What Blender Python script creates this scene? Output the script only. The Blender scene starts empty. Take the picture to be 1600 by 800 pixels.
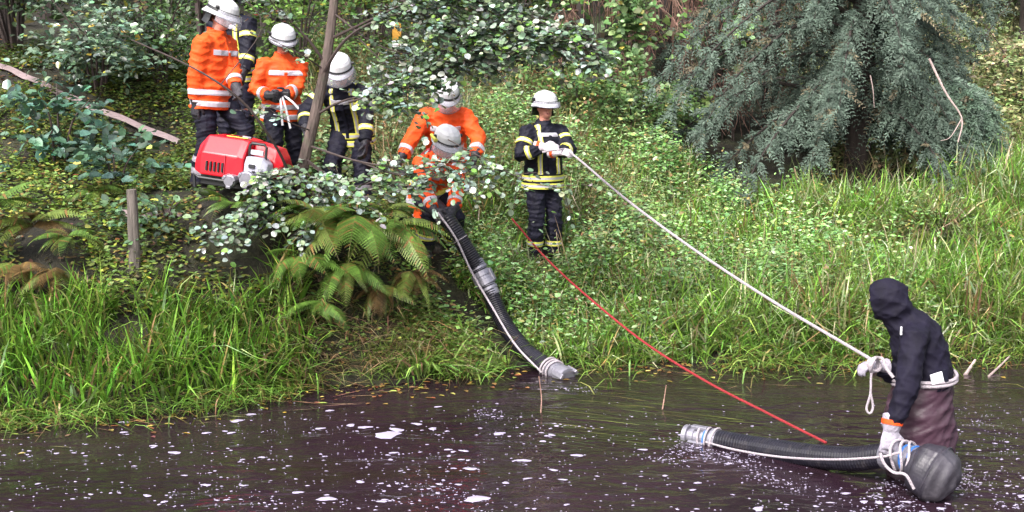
import bpy, math, random
import numpy as np
from mathutils import Vector, Matrix
from mathutils.bvhtree import BVHTree

scene = bpy.context.scene
COL = scene.collection
random.seed(7)
RNG = np.random.default_rng(11)
R = math.radians

# ------------------------------------------------------------------ camera
CAM_H = 2.5
F_PX = 1931.0
PITCH = math.atan(244.0 / F_PX)
cam_data = bpy.data.cameras.new('camera')
cam_data.sensor_width = 36.0
cam_data.lens = 36.0 * F_PX / 1600.0
cam_data.clip_start = 0.1
cam_data.clip_end = 400.0
cam = bpy.data.objects.new('camera', cam_data)
COL.objects.link(cam)
cam.location = (0, 0, CAM_H)
cam.rotation_euler = (math.pi / 2 - PITCH, 0, 0)
scene.camera = cam

# ------------------------------------------------------------------ world, sun, exposure
SUN_ELEV, SUN_AZ = R(46), R(208)          # azimuth from +Y, clockwise: behind the camera, to its left
world = bpy.data.worlds.new('World')
scene.world = world
world.use_nodes = True
wn = world.node_tree
wn.nodes.clear()
sky = wn.nodes.new('ShaderNodeTexSky')
sky.sky_type = 'NISHITA'
sky.sun_disc = False
sky.sun_elevation = SUN_ELEV
sky.sun_rotation = SUN_AZ
sky.dust_density = 6.0
sky.air_density = 1.0
hsv = wn.nodes.new('ShaderNodeHueSaturation')
hsv.inputs['Saturation'].default_value = 0.42
bg = wn.nodes.new('ShaderNodeBackground')
bg.inputs['Strength'].default_value = 0.135
wo = wn.nodes.new('ShaderNodeOutputWorld')
wn.links.new(sky.outputs[0], hsv.inputs['Color'])
wn.links.new(hsv.outputs[0], bg.inputs['Color'])
wn.links.new(bg.outputs[0], wo.inputs['Surface'])
sl = bpy.data.lights.new('sun', 'SUN')
sl.energy = 1.5
sl.angle = R(12)
sl.color = (1.0, 0.97, 0.93)
sun = bpy.data.objects.new('sun', sl)
COL.objects.link(sun)
sdir = Vector((math.sin(SUN_AZ) * math.cos(SUN_ELEV), math.cos(SUN_AZ) * math.cos(SUN_ELEV), math.sin(SUN_ELEV)))
sun.rotation_euler = sdir.to_track_quat('Z', 'Y').to_euler()
scene.view_settings.view_transform = 'Standard'
scene.view_settings.look = 'None'
scene.view_settings.exposure = 1.5
scene.view_settings.gamma = 1.0
scene.view_settings.use_curve_mapping = False

# ------------------------------------------------------------------ helpers
CP, SP = math.cos(PITCH), math.sin(PITCH)


def P(px, py, d):
    """world point seen at photo pixel (1600x800) that lies at depth Y = d"""
    u, v = (px - 800.0) / F_PX, -(py - 400.0) / F_PX
    y, z = CP + v * SP, -SP + v * CP
    k = d / y
    return Vector((u * k, d, CAM_H + z * k))


def PW(px, py, z=0.0):
    """world point at height z seen at the pixel"""
    u, v = (px - 800.0) / F_PX, -(py - 400.0) / F_PX
    y, zz = CP + v * SP, -SP + v * CP
    k = (z - CAM_H) / zz
    return Vector((u * k, y * k, z))


def link(o, parent=None):
    COL.objects.link(o)
    if parent is not None:
        o.parent = parent
    return o


def tag(o, label=None, cat=None, group=None, kind=None):
    if label: o['label'] = label
    if cat: o['category'] = cat
    if group: o['group'] = group
    if kind: o['kind'] = kind
    return o


def empty(name, loc=(0, 0, 0), parent=None):
    o = bpy.data.objects.new(name, None)
    o.empty_display_size = 0.1
    link(o, parent)
    o.location = loc
    return o


def np_mesh(name, verts, faces=None, loops=None, sizes=None, smooth=True):
    """mesh from numpy arrays: faces (N,k) or loops+sizes"""
    me = bpy.data.meshes.new(name)
    verts = np.asarray(verts, dtype=np.float32)
    if faces is not None:
        faces = np.asarray(faces, dtype=np.int32)
        sizes = np.full(len(faces), faces.shape[1], dtype=np.int32)
        loops = faces.ravel()
    me.vertices.add(len(verts))
    me.vertices.foreach_set('co', verts.ravel())
    me.loops.add(len(loops))
    me.loops.foreach_set('vertex_index', np.asarray(loops, dtype=np.int32))
    me.polygons.add(len(sizes))
    starts = np.concatenate([[0], np.cumsum(sizes)[:-1]]).astype(np.int32)
    me.polygons.foreach_set('loop_start', starts)
    me.update(calc_edges=True)
    if not smooth:
        me.shade_flat()
    return me


def mesh_obj(name, me, mat=None, parent=None, loc=None):
    o = bpy.data.objects.new(name, me)
    if mat is not None:
        for m in (mat if isinstance(mat, (list, tuple)) else [mat]):
            me.materials.append(m)
    link(o, parent)
    if loc is not None:
        o.location = loc
    return o


def set_col(me, cols):
    """per-vertex colour attribute (tint of the leaf or blade)"""
    a = me.color_attributes.new('tint', 'FLOAT_COLOR', 'POINT')
    c = np.ones((len(cols), 4), dtype=np.float32)
    c[:, :3] = cols
    a.data.foreach_set('color', c.ravel())


class MB:
    """mesh builder: collects closed pieces that are joined into one mesh"""
    def __init__(self):
        self.v, self.f, self.m = [], [], []

    def add(self, verts, faces, mi=0):
        o = len(self.v)
        self.v += [tuple(p) for p in verts]
        self.f += [tuple(i + o for i in f) for f in faces]
        self.m += [mi] * len(faces)
        return self

    def loft(self, pts, rx, ry=None, side=None, n=12, mi=0, cap=0.45):
        pts = [Vector(p) for p in pts]
        k = len(pts)
        if not hasattr(rx, '__len__'): rx = [rx] * k
        if ry is None: ry = rx
        if not hasattr(ry, '__len__'): ry = [ry] * k
        verts, faces = [], []
        prev = None
        rings = []
        for i, p in enumerate(pts):
            t = (pts[min(i + 1, k - 1)] - pts[max(i - 1, 0)])
            t = t.normalized() if t.length > 1e-9 else Vector((0, 0, 1))
            if side is not None:
                a = Vector(side[i] if isinstance(side, list) else side)
            elif prev is not None:
                a = prev
            else:
                a = Vector((1, 0, 0)) if abs(t.x) < 0.8 else Vector((0, 1, 0))
            a = a - t * a.dot(t)
            if a.length < 1e-6:
                a = t.orthogonal()
            a.normalize()
            prev = a
            b = t.cross(a)
            ring = []
            for j in range(n):
                an = 2 * math.pi * j / n
                ring.append(len(verts))
                verts.append(p + a * (rx[i] * math.cos(an)) + b * (ry[i] * math.sin(an)))
            rings.append((ring, t))
        for i in range(k - 1):
            A, B = rings[i][0], rings[i + 1][0]
            for j in range(n):
                faces.append((A[j], A[(j + 1) % n], B[(j + 1) % n], B[j]))
        t0, t1 = rings[0][1], rings[-1][1]
        c0 = len(verts); verts.append(pts[0] - t0 * (min(rx[0], ry[0]) * cap))
        c1 = len(verts); verts.append(pts[-1] + t1 * (min(rx[-1], ry[-1]) * cap))
        for j in range(n):
            faces.append((rings[0][0][(j + 1) % n], rings[0][0][j], c0))
            faces.append((rings[-1][0][j], rings[-1][0][(j + 1) % n], c1))
        return self.add(verts, faces, mi)

    def ellipsoid(self, c, rad, axes=None, nu=14, nv=9, mi=0):
        c = Vector(c)
        ax = axes or (Vector((1, 0, 0)), Vector((0, 1, 0)), Vector((0, 0, 1)))
        verts, faces = [], []
        verts.append(c + ax[2] * rad[2])
        for i in range(1, nv):
            th = math.pi * i / nv
            for j in range(nu):
                ph = 2 * math.pi * j / nu
                verts.append(c + ax[0] * (rad[0] * math.sin(th) * math.cos(ph)) + ax[1] * (rad[1] * math.sin(th) * math.sin(ph)) + ax[2] * (rad[2] * math.cos(th)))
        verts.append(c - ax[2] * rad[2])
        L = len(verts) - 1
        for j in range(nu):
            faces.append((0, 1 + j, 1 + (j + 1) % nu))
            faces.append((L, 1 + (nv - 2) * nu + (j + 1) % nu, 1 + (nv - 2) * nu + j))
        for i in range(nv - 2):
            for j in range(nu):
                a, b = 1 + i * nu + j, 1 + i * nu + (j + 1) % nu
                faces.append((a, a + nu, b + nu, b))
        return self.add(verts, faces, mi)

    def box(self, c, size, axes=None, mi=0, taper=1.0):
        c = Vector(c)
        ax = axes or (Vector((1, 0, 0)), Vector((0, 1, 0)), Vector((0, 0, 1)))
        vs = []
        for sz in (-1, 1):
            for sx, sy in ((-1, -1), (1, -1), (1, 1), (-1, 1)):
                k = taper if sz > 0 else 1.0
                vs.append(c + ax[0] * (sx * size[0] / 2 * k) + ax[1] * (sy * size[1] / 2 * k) + ax[2] * (sz * size[2] / 2))
        return self.add(vs, [(3, 2, 1, 0), (4, 5, 6, 7), (0, 1, 5, 4), (1, 2, 6, 5), (2, 3, 7, 6), (3, 0, 4, 7)], mi)

    def build(self, name, mats, parent=None, smooth=True, bevel=0.0):
        me = bpy.data.meshes.new(name)
        me.from_pydata([tuple(p) for p in self.v], [], self.f)
        mats = mats if isinstance(mats, (list, tuple)) else [mats]
        for m in mats: me.materials.append(m)
        if len(mats) > 1:
            me.polygons.foreach_set('material_index', np.array(self.m, dtype=np.int32))
        if not smooth: me.shade_flat()
        me.update()
        o = bpy.data.objects.new(name, me)
        link(o, parent)
        if bevel > 0:
            b = o.modifiers.new('bevel', 'BEVEL')
            b.width = bevel; b.segments = 2; b.limit_method = 'ANGLE'; b.angle_limit = R(35)
        return o

    def remesh(self, voxel, smooth=4):
        """union of all pieces as one continuous skin -> mesh datablock"""
        me = bpy.data.meshes.new('tmp')
        me.from_pydata([tuple(p) for p in self.v], [], self.f)
        o = bpy.data.objects.new('tmp', me)
        COL.objects.link(o)
        r = o.modifiers.new('r', 'REMESH'); r.mode = 'VOXEL'; r.voxel_size = voxel
        if smooth:
            s = o.modifiers.new('s', 'SMOOTH'); s.factor = 0.5; s.iterations = smooth
        dg = bpy.context.evaluated_depsgraph_get()
        out = bpy.data.meshes.new_from_object(o.evaluated_get(dg))
        bpy.data.objects.remove(o)
        bpy.data.meshes.remove(me)
        out.shade_smooth()
        return out


def spline(pts, n):
    """Catmull-Rom through pts, n samples evenly spread by length"""
    p = np.array([tuple(q) for q in pts], dtype=float)
    q = np.vstack([2 * p[0] - p[1], p, 2 * p[-1] - p[-2]])
    out = []
    for i in range(1, len(q) - 2):
        for t in np.linspace(0, 1, 24, endpoint=False):
            a, b, c, d = q[i - 1], q[i], q[i + 1], q[i + 2]
            out.append(0.5 * (2 * b + (c - a) * t + (2 * a - 5 * b + 4 * c - d) * t * t + (3 * b - a - 3 * c + d) * t ** 3))
    out.append(p[-1])
    out = np.array(out)
    s = np.concatenate([[0], np.cumsum(np.linalg.norm(np.diff(out, axis=0), axis=1))])
    u = np.linspace(0, s[-1], n)
    return [Vector((np.interp(x, s, out[:, 0]), np.interp(x, s, out[:, 1]), np.interp(x, s, out[:, 2]))) for x in u], s[-1]


# ------------------------------------------------------------------ materials
def new_mat(name):
    m = bpy.data.materials.new(name)
    m.use_nodes = True
    nt = m.node_tree
    b = nt.nodes['Principled BSDF']
    return m, nt, b


def N(nt, kind, **kw):
    n = nt.nodes.new(kind)
    for k, v in kw.items():
        if k in n.inputs: n.inputs[k].default_value = v
        else: setattr(n, k, v)
    return n


def ramp(nt, stops):
    n = nt.nodes.new('ShaderNodeValToRGB')
    e = n.color_ramp.elements
    while len(e) < len(stops): e.new(0.5)
    for i, (p, c) in enumerate(stops):
        e[i].position = p
        e[i].color = (*c, 1) if len(c) == 3 else c
    return n


def simple_mat(name, col, rough=0.5, metal=0.0, var=0.25, scale=20.0, bump=0.0, bscale=60.0, spec=0.5, stretch=(1, 1, 1), dirt=None):
    m, nt, b = new_mat(name)
    L = nt.links
    tc = N(nt, 'ShaderNodeTexCoord')
    mp = N(nt, 'ShaderNodeMapping')
    mp.inputs['Scale'].default_value = stretch
    L.new(tc.outputs['Object'], mp.inputs[0])
    nz = N(nt, 'ShaderNodeTexNoise', Scale=scale, Detail=5.0, Roughness=0.6)
    L.new(mp.outputs[0], nz.inputs['Vector'])
    lo = tuple(max(0, c * (1 - var)) for c in col)
    hi = tuple(min(1, c * (1 + var)) for c in col)
    rp = ramp(nt, [(0.3, lo), (0.7, hi)])
    L.new(nz.outputs['Fac'], rp.inputs[0])
    out = rp.outputs[0]
    if dirt:
        n2 = N(nt, 'ShaderNodeTexNoise', Scale=dirt[1], Detail=6.0, Roughness=0.7)
        L.new(tc.outputs['Object'], n2.inputs['Vector'])
        r2 = ramp(nt, [(0.52, (0, 0, 0)), (0.7, (dirt[2],) * 3)])
        L.new(n2.outputs['Fac'], r2.inputs[0])
        mx = N(nt, 'ShaderNodeMix', data_type='RGBA')
        L.new(r2.outputs[0], mx.inputs['Factor'])
        L.new(out, mx.inputs['A'])
        mx.inputs['B'].default_value = (*dirt[0], 1)
        out = mx.outputs['Result']
    L.new(out, b.inputs['Base Color'])
    b.inputs['Roughness'].default_value = rough
    b.inputs['Metallic'].default_value = metal
    b.inputs['Specular IOR Level'].default_value = spec
    if bump > 0:
        n3 = N(nt, 'ShaderNodeTexNoise', Scale=bscale, Detail=4.0)
        L.new(mp.outputs[0], n3.inputs['Vector'])
        bp = N(nt, 'ShaderNodeBump', Strength=bump, Distance=0.02)
        L.new(n3.outputs['Fac'], bp.inputs['Height'])
        L.new(bp.outputs[0], b.inputs['Normal'])
    return m


def leaf_mat(name, rough=0.4, spec=0.5, trans=0.25, gain=1.0):
    """colour from the per-leaf tint, some light through the blade"""
    m, nt, b = new_mat(name)
    L = nt.links
    at = N(nt, 'ShaderNodeAttribute', attribute_name='tint')
    geo = N(nt, 'ShaderNodeNewGeometry')
    nz = N(nt, 'ShaderNodeTexNoise', Scale=35.0, Detail=3.0)
    L.new(geo.outputs['Position'], nz.inputs['Vector'])
    hv = N(nt, 'ShaderNodeHueSaturation')
    mr = N(nt, 'ShaderNodeMapRange')
    mr.inputs[1].default_value = 0.3; mr.inputs[2].default_value = 0.7
    mr.inputs[3].default_value = 0.75 * gain; mr.inputs[4].default_value = 1.25 * gain
    L.new(nz.outputs['Fac'], mr.inputs[0])
    L.new(mr.outputs[0], hv.inputs['Value'])
    L.new(at.outputs['Color'], hv.inputs['Color'])
    L.new(hv.outputs[0], b.inputs['Base Color'])
    b.inputs['Roughness'].default_value = rough
    b.inputs['Specular IOR Level'].default_value = spec
    if trans > 0:
        tr = N(nt, 'ShaderNodeBsdfTranslucent')
        L.new(hv.outputs[0], tr.inputs['Color'])
        mx = N(nt, 'ShaderNodeMixShader')
        mx.inputs[0].default_value = trans
        L.new(b.outputs[0], mx.inputs[1])
        L.new(tr.outputs[0], mx.inputs[2])
        L.new(mx.outputs[0], nt.nodes['Material Output'].inputs['Surface'])
    return m


M = {}
M['leaf'] = leaf_mat('leaf', 0.48, 0.45, 0.32)
M['leaf_gloss'] = leaf_mat('wet_leaf', 0.22, 1.0, 0.15)
M['grass'] = leaf_mat('grass', 0.4, 0.5, 0.3)
M['needle'] = leaf_mat('needles', 0.55, 0.25, 0.1)
M['litter'] = leaf_mat('litter', 0.5, 0.4, 0.1)
M['bark'] = simple_mat('bark', (0.085, 0.062, 0.055), 0.85, var=0.5, scale=14, bump=0.7, bscale=40, stretch=(1, 1, 0.25), dirt=((0.07, 0.09, 0.05), 6, 0.5))
M['dark_bark'] = simple_mat('dark_bark', (0.03, 0.022, 0.02), 0.9, var=0.5, scale=14, bump=0.8, bscale=30, stretch=(1, 1, 0.2))
M['twig'] = simple_mat('twig', (0.045, 0.03, 0.028), 0.75, var=0.4, scale=30)
M['dead_twig'] = simple_mat('dead_twig', (0.25, 0.145, 0.115), 0.85, var=0.5, scale=9)
M['bare_wood'] = simple_mat('bare_wood', (0.33, 0.25, 0.24), 0.7, var=0.3, scale=30)
M['post'] = simple_mat('weathered_post', (0.12, 0.10, 0.09), 0.85, var=0.55, scale=16, bump=0.9, bscale=45, stretch=(1, 1, 0.12), dirt=((0.05, 0.07, 0.03), 5, 0.6))
FOLD = dict(bump=0.55, bscale=9.0, stretch=(1, 1, 0.55))
M['orange'] = simple_mat('orange_cloth', (0.74, 0.078, 0.011), 0.65, var=0.16, scale=7, spec=0.25, dirt=((0.26, 0.05, 0.025), 6, 0.6), **FOLD)
M['navy'] = simple_mat('navy_cloth', (0.0055, 0.0055, 0.014), 0.7, var=0.4, scale=8, spec=0.25, **FOLD)
M['trouser'] = simple_mat('trouser_cloth', (0.0065, 0.006, 0.016), 0.72, var=0.4, scale=8, spec=0.25, dirt=((0.025, 0.02, 0.018), 4, 0.35), **FOLD)
M['maroon'] = simple_mat('maroon_cloth', (0.30, 0.012, 0.03), 0.6, var=0.2, scale=8, **FOLD)
M['yellow'] = simple_mat('yellow_tape', (0.60, 0.58, 0.09), 0.45, var=0.15, scale=14, dirt=((0.4, 0.36, 0.12), 9, 0.4))
M['silver'] = simple_mat('silver_tape', (0.42, 0.40, 0.46), 0.35, var=0.12, scale=18, spec=0.7, dirt=((0.4, 0.36, 0.38), 9, 0.4))
M['helmet'] = simple_mat('helmet_shell', (0.52, 0.52, 0.55), 0.3, var=0.06, scale=10, spec=0.6, dirt=((0.5, 0.47, 0.45), 12, 0.35))
M['black'] = simple_mat('black_rubber', (0.013, 0.013, 0.016), 0.5, var=0.3, scale=25)
M['glove_dark'] = simple_mat('dark_glove', (0.02, 0.018, 0.026), 0.65, var=0.5, scale=22, bump=0.4, bscale=60)
M['glove_pale'] = simple_mat('pale_glove', (0.50, 0.44, 0.50), 0.7, var=0.2, scale=22, bump=0.4, bscale=50, dirt=((0.3, 0.27, 0.27), 14, 0.5))
M['glove_grey'] = simple_mat('grey_glove', (0.30, 0.275, 0.335), 0.7, var=0.25, scale=22, bump=0.5, bscale=50, dirt=((0.2, 0.18, 0.2), 14, 0.5))
M['skin'] = simple_mat('skin', (0.52, 0.225, 0.17), 0.5, var=0.12, scale=30, bump=0.1, bscale=90)
M['eye'] = simple_mat('eye', (0.02, 0.016, 0.014), 0.2, var=0.1)
M['lip'] = simple_mat('lip', (0.38, 0.11, 0.10), 0.5, var=0.1)
M['hair'] = simple_mat('hair', (0.045, 0.026, 0.018), 0.7, var=0.4, scale=60, bump=0.5, bscale=120)
M['boot'] = simple_mat('boot', (0.012, 0.011, 0.011), 0.45, var=0.4, scale=20, dirt=((0.06, 0.045, 0.03), 8, 0.5))
M['hoodie'] = simple_mat('black_hoodie', (0.0055, 0.0042, 0.0135), 0.8, var=0.4, scale=10, spec=0.25, **FOLD)
M['wader'] = simple_mat('purple_brown_wader', (0.050, 0.024, 0.038), 0.42, var=0.22, scale=6, spec=0.5, bump=0.6, bscale=7, stretch=(1, 1, 1.5), dirt=((0.04, 0.025, 0.03), 5, 0.5))
M['red'] = simple_mat('red_paint', (0.55, 0.006, 0.018), 0.27, var=0.07, scale=4, spec=0.6, dirt=((0.35, 0.02, 0.02), 10, 0.3))
M['alu'] = simple_mat('cast_aluminium', (0.27, 0.26, 0.31), 0.45, metal=0.6, var=0.15, scale=25, dirt=((0.25, 0.24, 0.26), 14, 0.5))
M['grey_plastic'] = simple_mat('grey_tank', (0.34, 0.34, 0.42), 0.45, var=0.15, scale=10, dirt=((0.18, 0.17, 0.18), 9, 0.5))
M['hose'] = simple_mat('black_hose', (0.011, 0.010, 0.017), 0.36, var=0.35, scale=20, spec=0.5, dirt=((0.06, 0.05, 0.05), 12, 0.4))
M['basket'] = simple_mat('grey_rubber_basket', (0.026, 0.023, 0.033), 0.45, var=0.35, scale=9, bump=0.6, bscale=9, dirt=((0.075, 0.066, 0.082), 6, 0.7))
M['basket_pale'] = simple_mat('scuffed_rubber_cap', (0.040, 0.036, 0.047), 0.55, var=0.35, scale=6, bump=0.5, bscale=12, dirt=((0.105, 0.095, 0.115), 5, 0.8))
M['rope'] = simple_mat('pale_rope', (0.40, 0.35, 0.39), 0.75, var=0.3, scale=120, bump=0.7, bscale=180, dirt=((0.3, 0.26, 0.25), 12, 0.5))
M['red_rope'] = simple_mat('red_rope', (0.27, 0.014, 0.02), 0.65, var=0.4, scale=120, bump=0.7, bscale=180)
M['blue'] = simple_mat('blue_ring', (0.03, 0.13, 0.42), 0.4, var=0.2)
M['flat_hose'] = simple_mat('pale_flat_hose', (0.20, 0.148, 0.155), 0.7, var=0.2, scale=6, bump=0.3, bscale=120, dirt=((0.17, 0.13, 0.12), 4, 0.5))
M['white_cloth'] = simple_mat('white_cloth', (0.75, 0.75, 0.8), 0.6, var=0.1)
M['sign_yellow'] = simple_mat('sign_yellow', (0.42, 0.21, 0.02), 0.5, var=0.15)
M['foam'] = simple_mat('foam', (0.36, 0.32, 0.44), 0.55, var=0.1, scale=60, bump=0.5, bscale=140)
M['soil'] = simple_mat('dark_soil', (0.03, 0.022, 0.016), 0.9, var=0.6, scale=7, bump=0.8, bscale=30)

# clear scratched visor
m, nt, b = new_mat('visor')
b.inputs['Base Color'].default_value = (0.72, 0.71, 0.78, 1)
b.inputs['Roughness'].default_value = 0.15
tr = N(nt, 'ShaderNodeBsdfTransparent')
tr.inputs[0].default_value = (0.92, 0.92, 0.95, 1)
nz = N(nt, 'ShaderNodeTexNoise', Scale=9.0, Detail=4.0)
tc = N(nt, 'ShaderNodeTexCoord')
nt.links.new(tc.outputs['Object'], nz.inputs['Vector'])
mr = N(nt, 'ShaderNodeMapRange')
mr.inputs[1].default_value = 0.35; mr.inputs[2].default_value = 0.65
mr.inputs[3].default_value = 0.10; mr.inputs[4].default_value = 0.28
nt.links.new(nz.outputs['Fac'], mr.inputs[0])
mx = N(nt, 'ShaderNodeMixShader')
nt.links.new(mr.outputs[0], mx.inputs[0])
nt.links.new(tr.outputs[0], mx.inputs[1])
nt.links.new(b.outputs[0], mx.inputs[2])
nt.links.new(mx.outputs[0], nt.nodes['Material Output'].inputs['Surface'])
M['visor'] = m

# water: peat-dark, rippled
m, nt, b = new_mat('river_water')
L = nt.links
geo = N(nt, 'ShaderNodeNewGeometry')
mp = N(nt, 'ShaderNodeMapping')
mp.inputs['Scale'].default_value = (0.55, 1.0, 1.0)
mp.inputs['Rotation'].default_value = (0, 0, R(-12))
L.new(geo.outputs['Position'], mp.inputs[0])
n1 = N(nt, 'ShaderNodeTexNoise', Scale=2.2, Detail=2.5, Distortion=0.8)
n2 = N(nt, 'ShaderNodeTexNoise', Scale=9.0, Detail=3.0, Distortion=0.5)
n3 = N(nt, 'ShaderNodeTexNoise', Scale=0.7, Detail=4.0, Roughness=0.65)
for n in (n1, n2, n3): L.new(mp.outputs[0], n.inputs['Vector'])
ad = N(nt, 'ShaderNodeMath', operation='MULTIPLY_ADD')
L.new(n2.outputs['Fac'], ad.inputs[0]); ad.inputs[1].default_value = 0.28
L.new(n1.outputs['Fac'], ad.inputs[2])
bp = N(nt, 'ShaderNodeBump', Strength=0.62, Distance=0.06)
L.new(ad.outputs[0], bp.inputs['Height'])
L.new(bp.outputs[0], b.inputs['Normal'])
rp = ramp(nt, [(0.35, (0.013, 0.0066, 0.0105)), (0.55, (0.021, 0.0105, 0.017)), (0.7, (0.018, 0.012, 0.0095))])
L.new(n3.outputs['Fac'], rp.inputs[0])
L.new(rp.outputs[0], b.inputs['Base Color'])
b.inputs['Roughness'].default_value = 0.06
b.inputs['IOR'].default_value = 1.33
M['water'] = m

# bank soil with moss, litter
m, nt, b = new_mat('bank_ground')
L = nt.links
geo = N(nt, 'ShaderNodeNewGeometry')
n1 = N(nt, 'ShaderNodeTexNoise', Scale=1.1, Detail=8.0, Roughness=0.65)
n2 = N(nt, 'ShaderNodeTexNoise', Scale=14.0, Detail=6.0, Roughness=0.7)
for n in (n1, n2): L.new(geo.outputs['Position'], n.inputs['Vector'])
r1 = ramp(nt, [(0.3, (0.010, 0.008, 0.005)), (0.5, (0.018, 0.016, 0.008)), (0.7, (0.03, 0.04, 0.010))])
r2 = ramp(nt, [(0.35, (0.35, 0.35, 0.35)), (0.7, (1.5, 1.4, 1.1))])
L.new(n1.outputs['Fac'], r1.inputs[0]); L.new(n2.outputs['Fac'], r2.inputs[0])
mx = N(nt, 'ShaderNodeMix', data_type='RGBA', blend_type='MULTIPLY')
mx.inputs['Factor'].default_value = 1.0
L.new(r1.outputs[0], mx.inputs['A']); L.new(r2.outputs[0], mx.inputs['B'])
L.new(mx.outputs['Result'], b.inputs['Base Color'])
b.inputs['Roughness'].default_value = 0.85
bp = N(nt, 'ShaderNodeBump', Strength=0.9, Distance=0.06)
L.new(n2.outputs['Fac'], bp.inputs['Height'])
L.new(bp.outputs[0], b.inputs['Normal'])
M['ground'] = m

# ------------------------------------------------------------------ terrain
SHORE = [(-300, 672), (-100, 666), (0, 660), (150, 652), (300, 638), (420, 614), (560, 600), (720, 590), (850, 574), (1000, 566), (1200, 566), (1400, 558), (1600, 552), (1750, 548), (1950, 545)]
ctrl = []
for px, py in SHORE:
    s = PW(px, py)
    ctrl.append((s.x, s.y, 0.0))
    ctrl.append((s.x, s.y - 1.0, -0.45))
    ctrl.append((s.x * 0.8, s.y - 4.0, -1.1))
HILL = [(-250, 420, 11.4), (-200, 250, 13.2), (-200, 110, 15.6), (60, 430, 11.0), (208, 440, 10.8), (120, 520, 10.3), (330, 470, 10.8), (100, 300, 12.3), (30, 200, 13.6), (0, 112, 15.2), (270, 230, 14.0),
        (330, 302, 12.0), (375, 235, 14.0), (440, 300, 13.2), (400, 305, 11.5), (470, 330, 11.6), (545, 338, 12.9), (560, 400, 11.45), (420, 430, 11.2), (640, 380, 12.4), (690, 392, 13.0),
        (640, 470, 11.7), (770, 515, 12.0), (805, 550, 11.8), (740, 455, 12.15), (850, 408, 13.6), (900, 480, 12.6), (1000, 400, 14.0), (1000, 300, 15.8), (950, 205, 17.5),
        (1050, 480, 12.7), (1200, 290, 16.5), (1200, 420, 13.8), (1280, 490, 12.6), (1450, 300, 16.5), (1450, 400, 13.9), (1450, 480, 12.7), (1580, 300, 15.8), (1590, 160, 20), (1600, 60, 24), (1800, 280, 16), (1900, 150, 20),
        (700, 235, 15.5), (620, 180, 17.2), (800, 160, 18), (480, 110, 17.2), (150, 70, 18), (900, 110, 20), (1200, 170, 20), (1400, 180, 20)]
for px, py, d in HILL:
    q = P(px, py, d)
    ctrl.append((q.x, q.y, q.z))
for x in (-24, -14, -6, 0, 6, 14, 24):
    ctrl += [(x, 27, 5.2), (x, 36, 10.0), (x, 46, 15.0)]
    ctrl += [(x, 0.0, -1.5)]
for s in (-1, 1):
    ctrl += [(s * 22, 14, 1.7), (s * 22, 18, 3.0), (s * 22, 10, 0.0), (s * 14, 13.5, 1.4)]
ctrl = np.array(ctrl)


def _phi(r2):
    return np.where(r2 > 1e-12, 0.5 * r2 * np.log(np.maximum(r2, 1e-12)), 0.0)


def _tps_fit(c):
    n = len(c)
    d2 = ((c[:, None, :2] - c[None, :, :2]) ** 2).sum(-1)
    A = np.zeros((n + 3, n + 3))
    A[:n, :n] = _phi(d2) + np.eye(n) * 0.02
    A[:n, n] = 1; A[:n, n + 1:] = c[:, :2]
    A[n, :n] = 1; A[n + 1:, :n] = c[:, :2].T
    b = np.concatenate([c[:, 2], [0, 0, 0]])
    return np.linalg.solve(A, b)


_W = _tps_fit(ctrl)


def ground_z(x, y):
    x = np.atleast_1d(np.asarray(x, dtype=float)); y = np.atleast_1d(np.asarray(y, dtype=float))
    out = np.empty(len(x))
    for i in range(0, len(x), 20000):
        xx, yy = x[i:i + 20000], y[i:i + 20000]
        d2 = (xx[:, None] - ctrl[None, :, 0]) ** 2 + (yy[:, None] - ctrl[None, :, 1]) ** 2
        out[i:i + 20000] = _phi(d2) @ _W[:-3] + _W[-3] + _W[-2] * xx + _W[-1] * yy
    out += 0.03 * np.sin(x * 3.1 + y * 1.7) + 0.025 * np.sin(x * 5.3 - y * 4.1 + 1.0)
    return out


def gz(x, y):
    return float(ground_z([x], [y])[0])


def G(px, d):
    """ground point in photo column px at depth d"""
    q = P(px, 400, d)
    return Vector((q.x, d, gz(q.x, d)))


def GR(px, py):
    """where the pixel's ray meets the ground"""
    ds = np.arange(9.0, 40.0, 0.08)
    pts = np.array([tuple(P(px, py, d)) for d in ds])
    below = pts[:, 2] <= ground_z(pts[:, 0], pts[:, 1])
    i = int(np.argmax(below)) if below.any() else len(ds) - 1
    return Vector(pts[i])


xs = np.concatenate([np.linspace(-26, -9, 40), np.linspace(-8.8, 9.5, 190), np.linspace(9.8, 26, 40)])
ys = np.concatenate([np.linspace(0, 9, 12), np.linspace(9.15, 18, 110), np.linspace(18.2, 46, 60)])
gx, gy = np.meshgrid(xs, ys)
tz = ground_z(gx.ravel(), gy.ravel())
idx = np.arange(len(xs) * len(ys)).reshape(len(ys), len(xs))
fc = np.stack([idx[:-1, :-1], idx[:-1, 1:], idx[1:, 1:], idx[1:, :-1]], -1).reshape(-1, 4)
terrain = mesh_obj('bank_ground', np_mesh('bank_ground', np.stack([gx.ravel(), gy.ravel(), tz], -1), fc), M['ground'])
tag(terrain, 'steep dark earth river bank under the plants', kind='structure')

wx, wy = np.meshgrid(np.linspace(-26, 26, 40), np.linspace(-12, 15, 30))
idx = np.arange(wx.size).reshape(wx.shape)
fc = np.stack([idx[:-1, :-1], idx[:-1, 1:], idx[1:, 1:], idx[1:, :-1]], -1).reshape(-1, 4)
water = mesh_obj('water', np_mesh('water', np.stack([wx.ravel(), wy.ravel(), np.zeros(wx.size)], -1), fc), M['water'])
tag(water, 'dark brown river water with drifting foam', kind='structure')

SHX = np.array([PW(*s).x for s in SHORE]); SHY = np.array([PW(*s).y for s in SHORE])


def shore_y(x):
    return np.interp(x, SHX, SHY)

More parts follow.
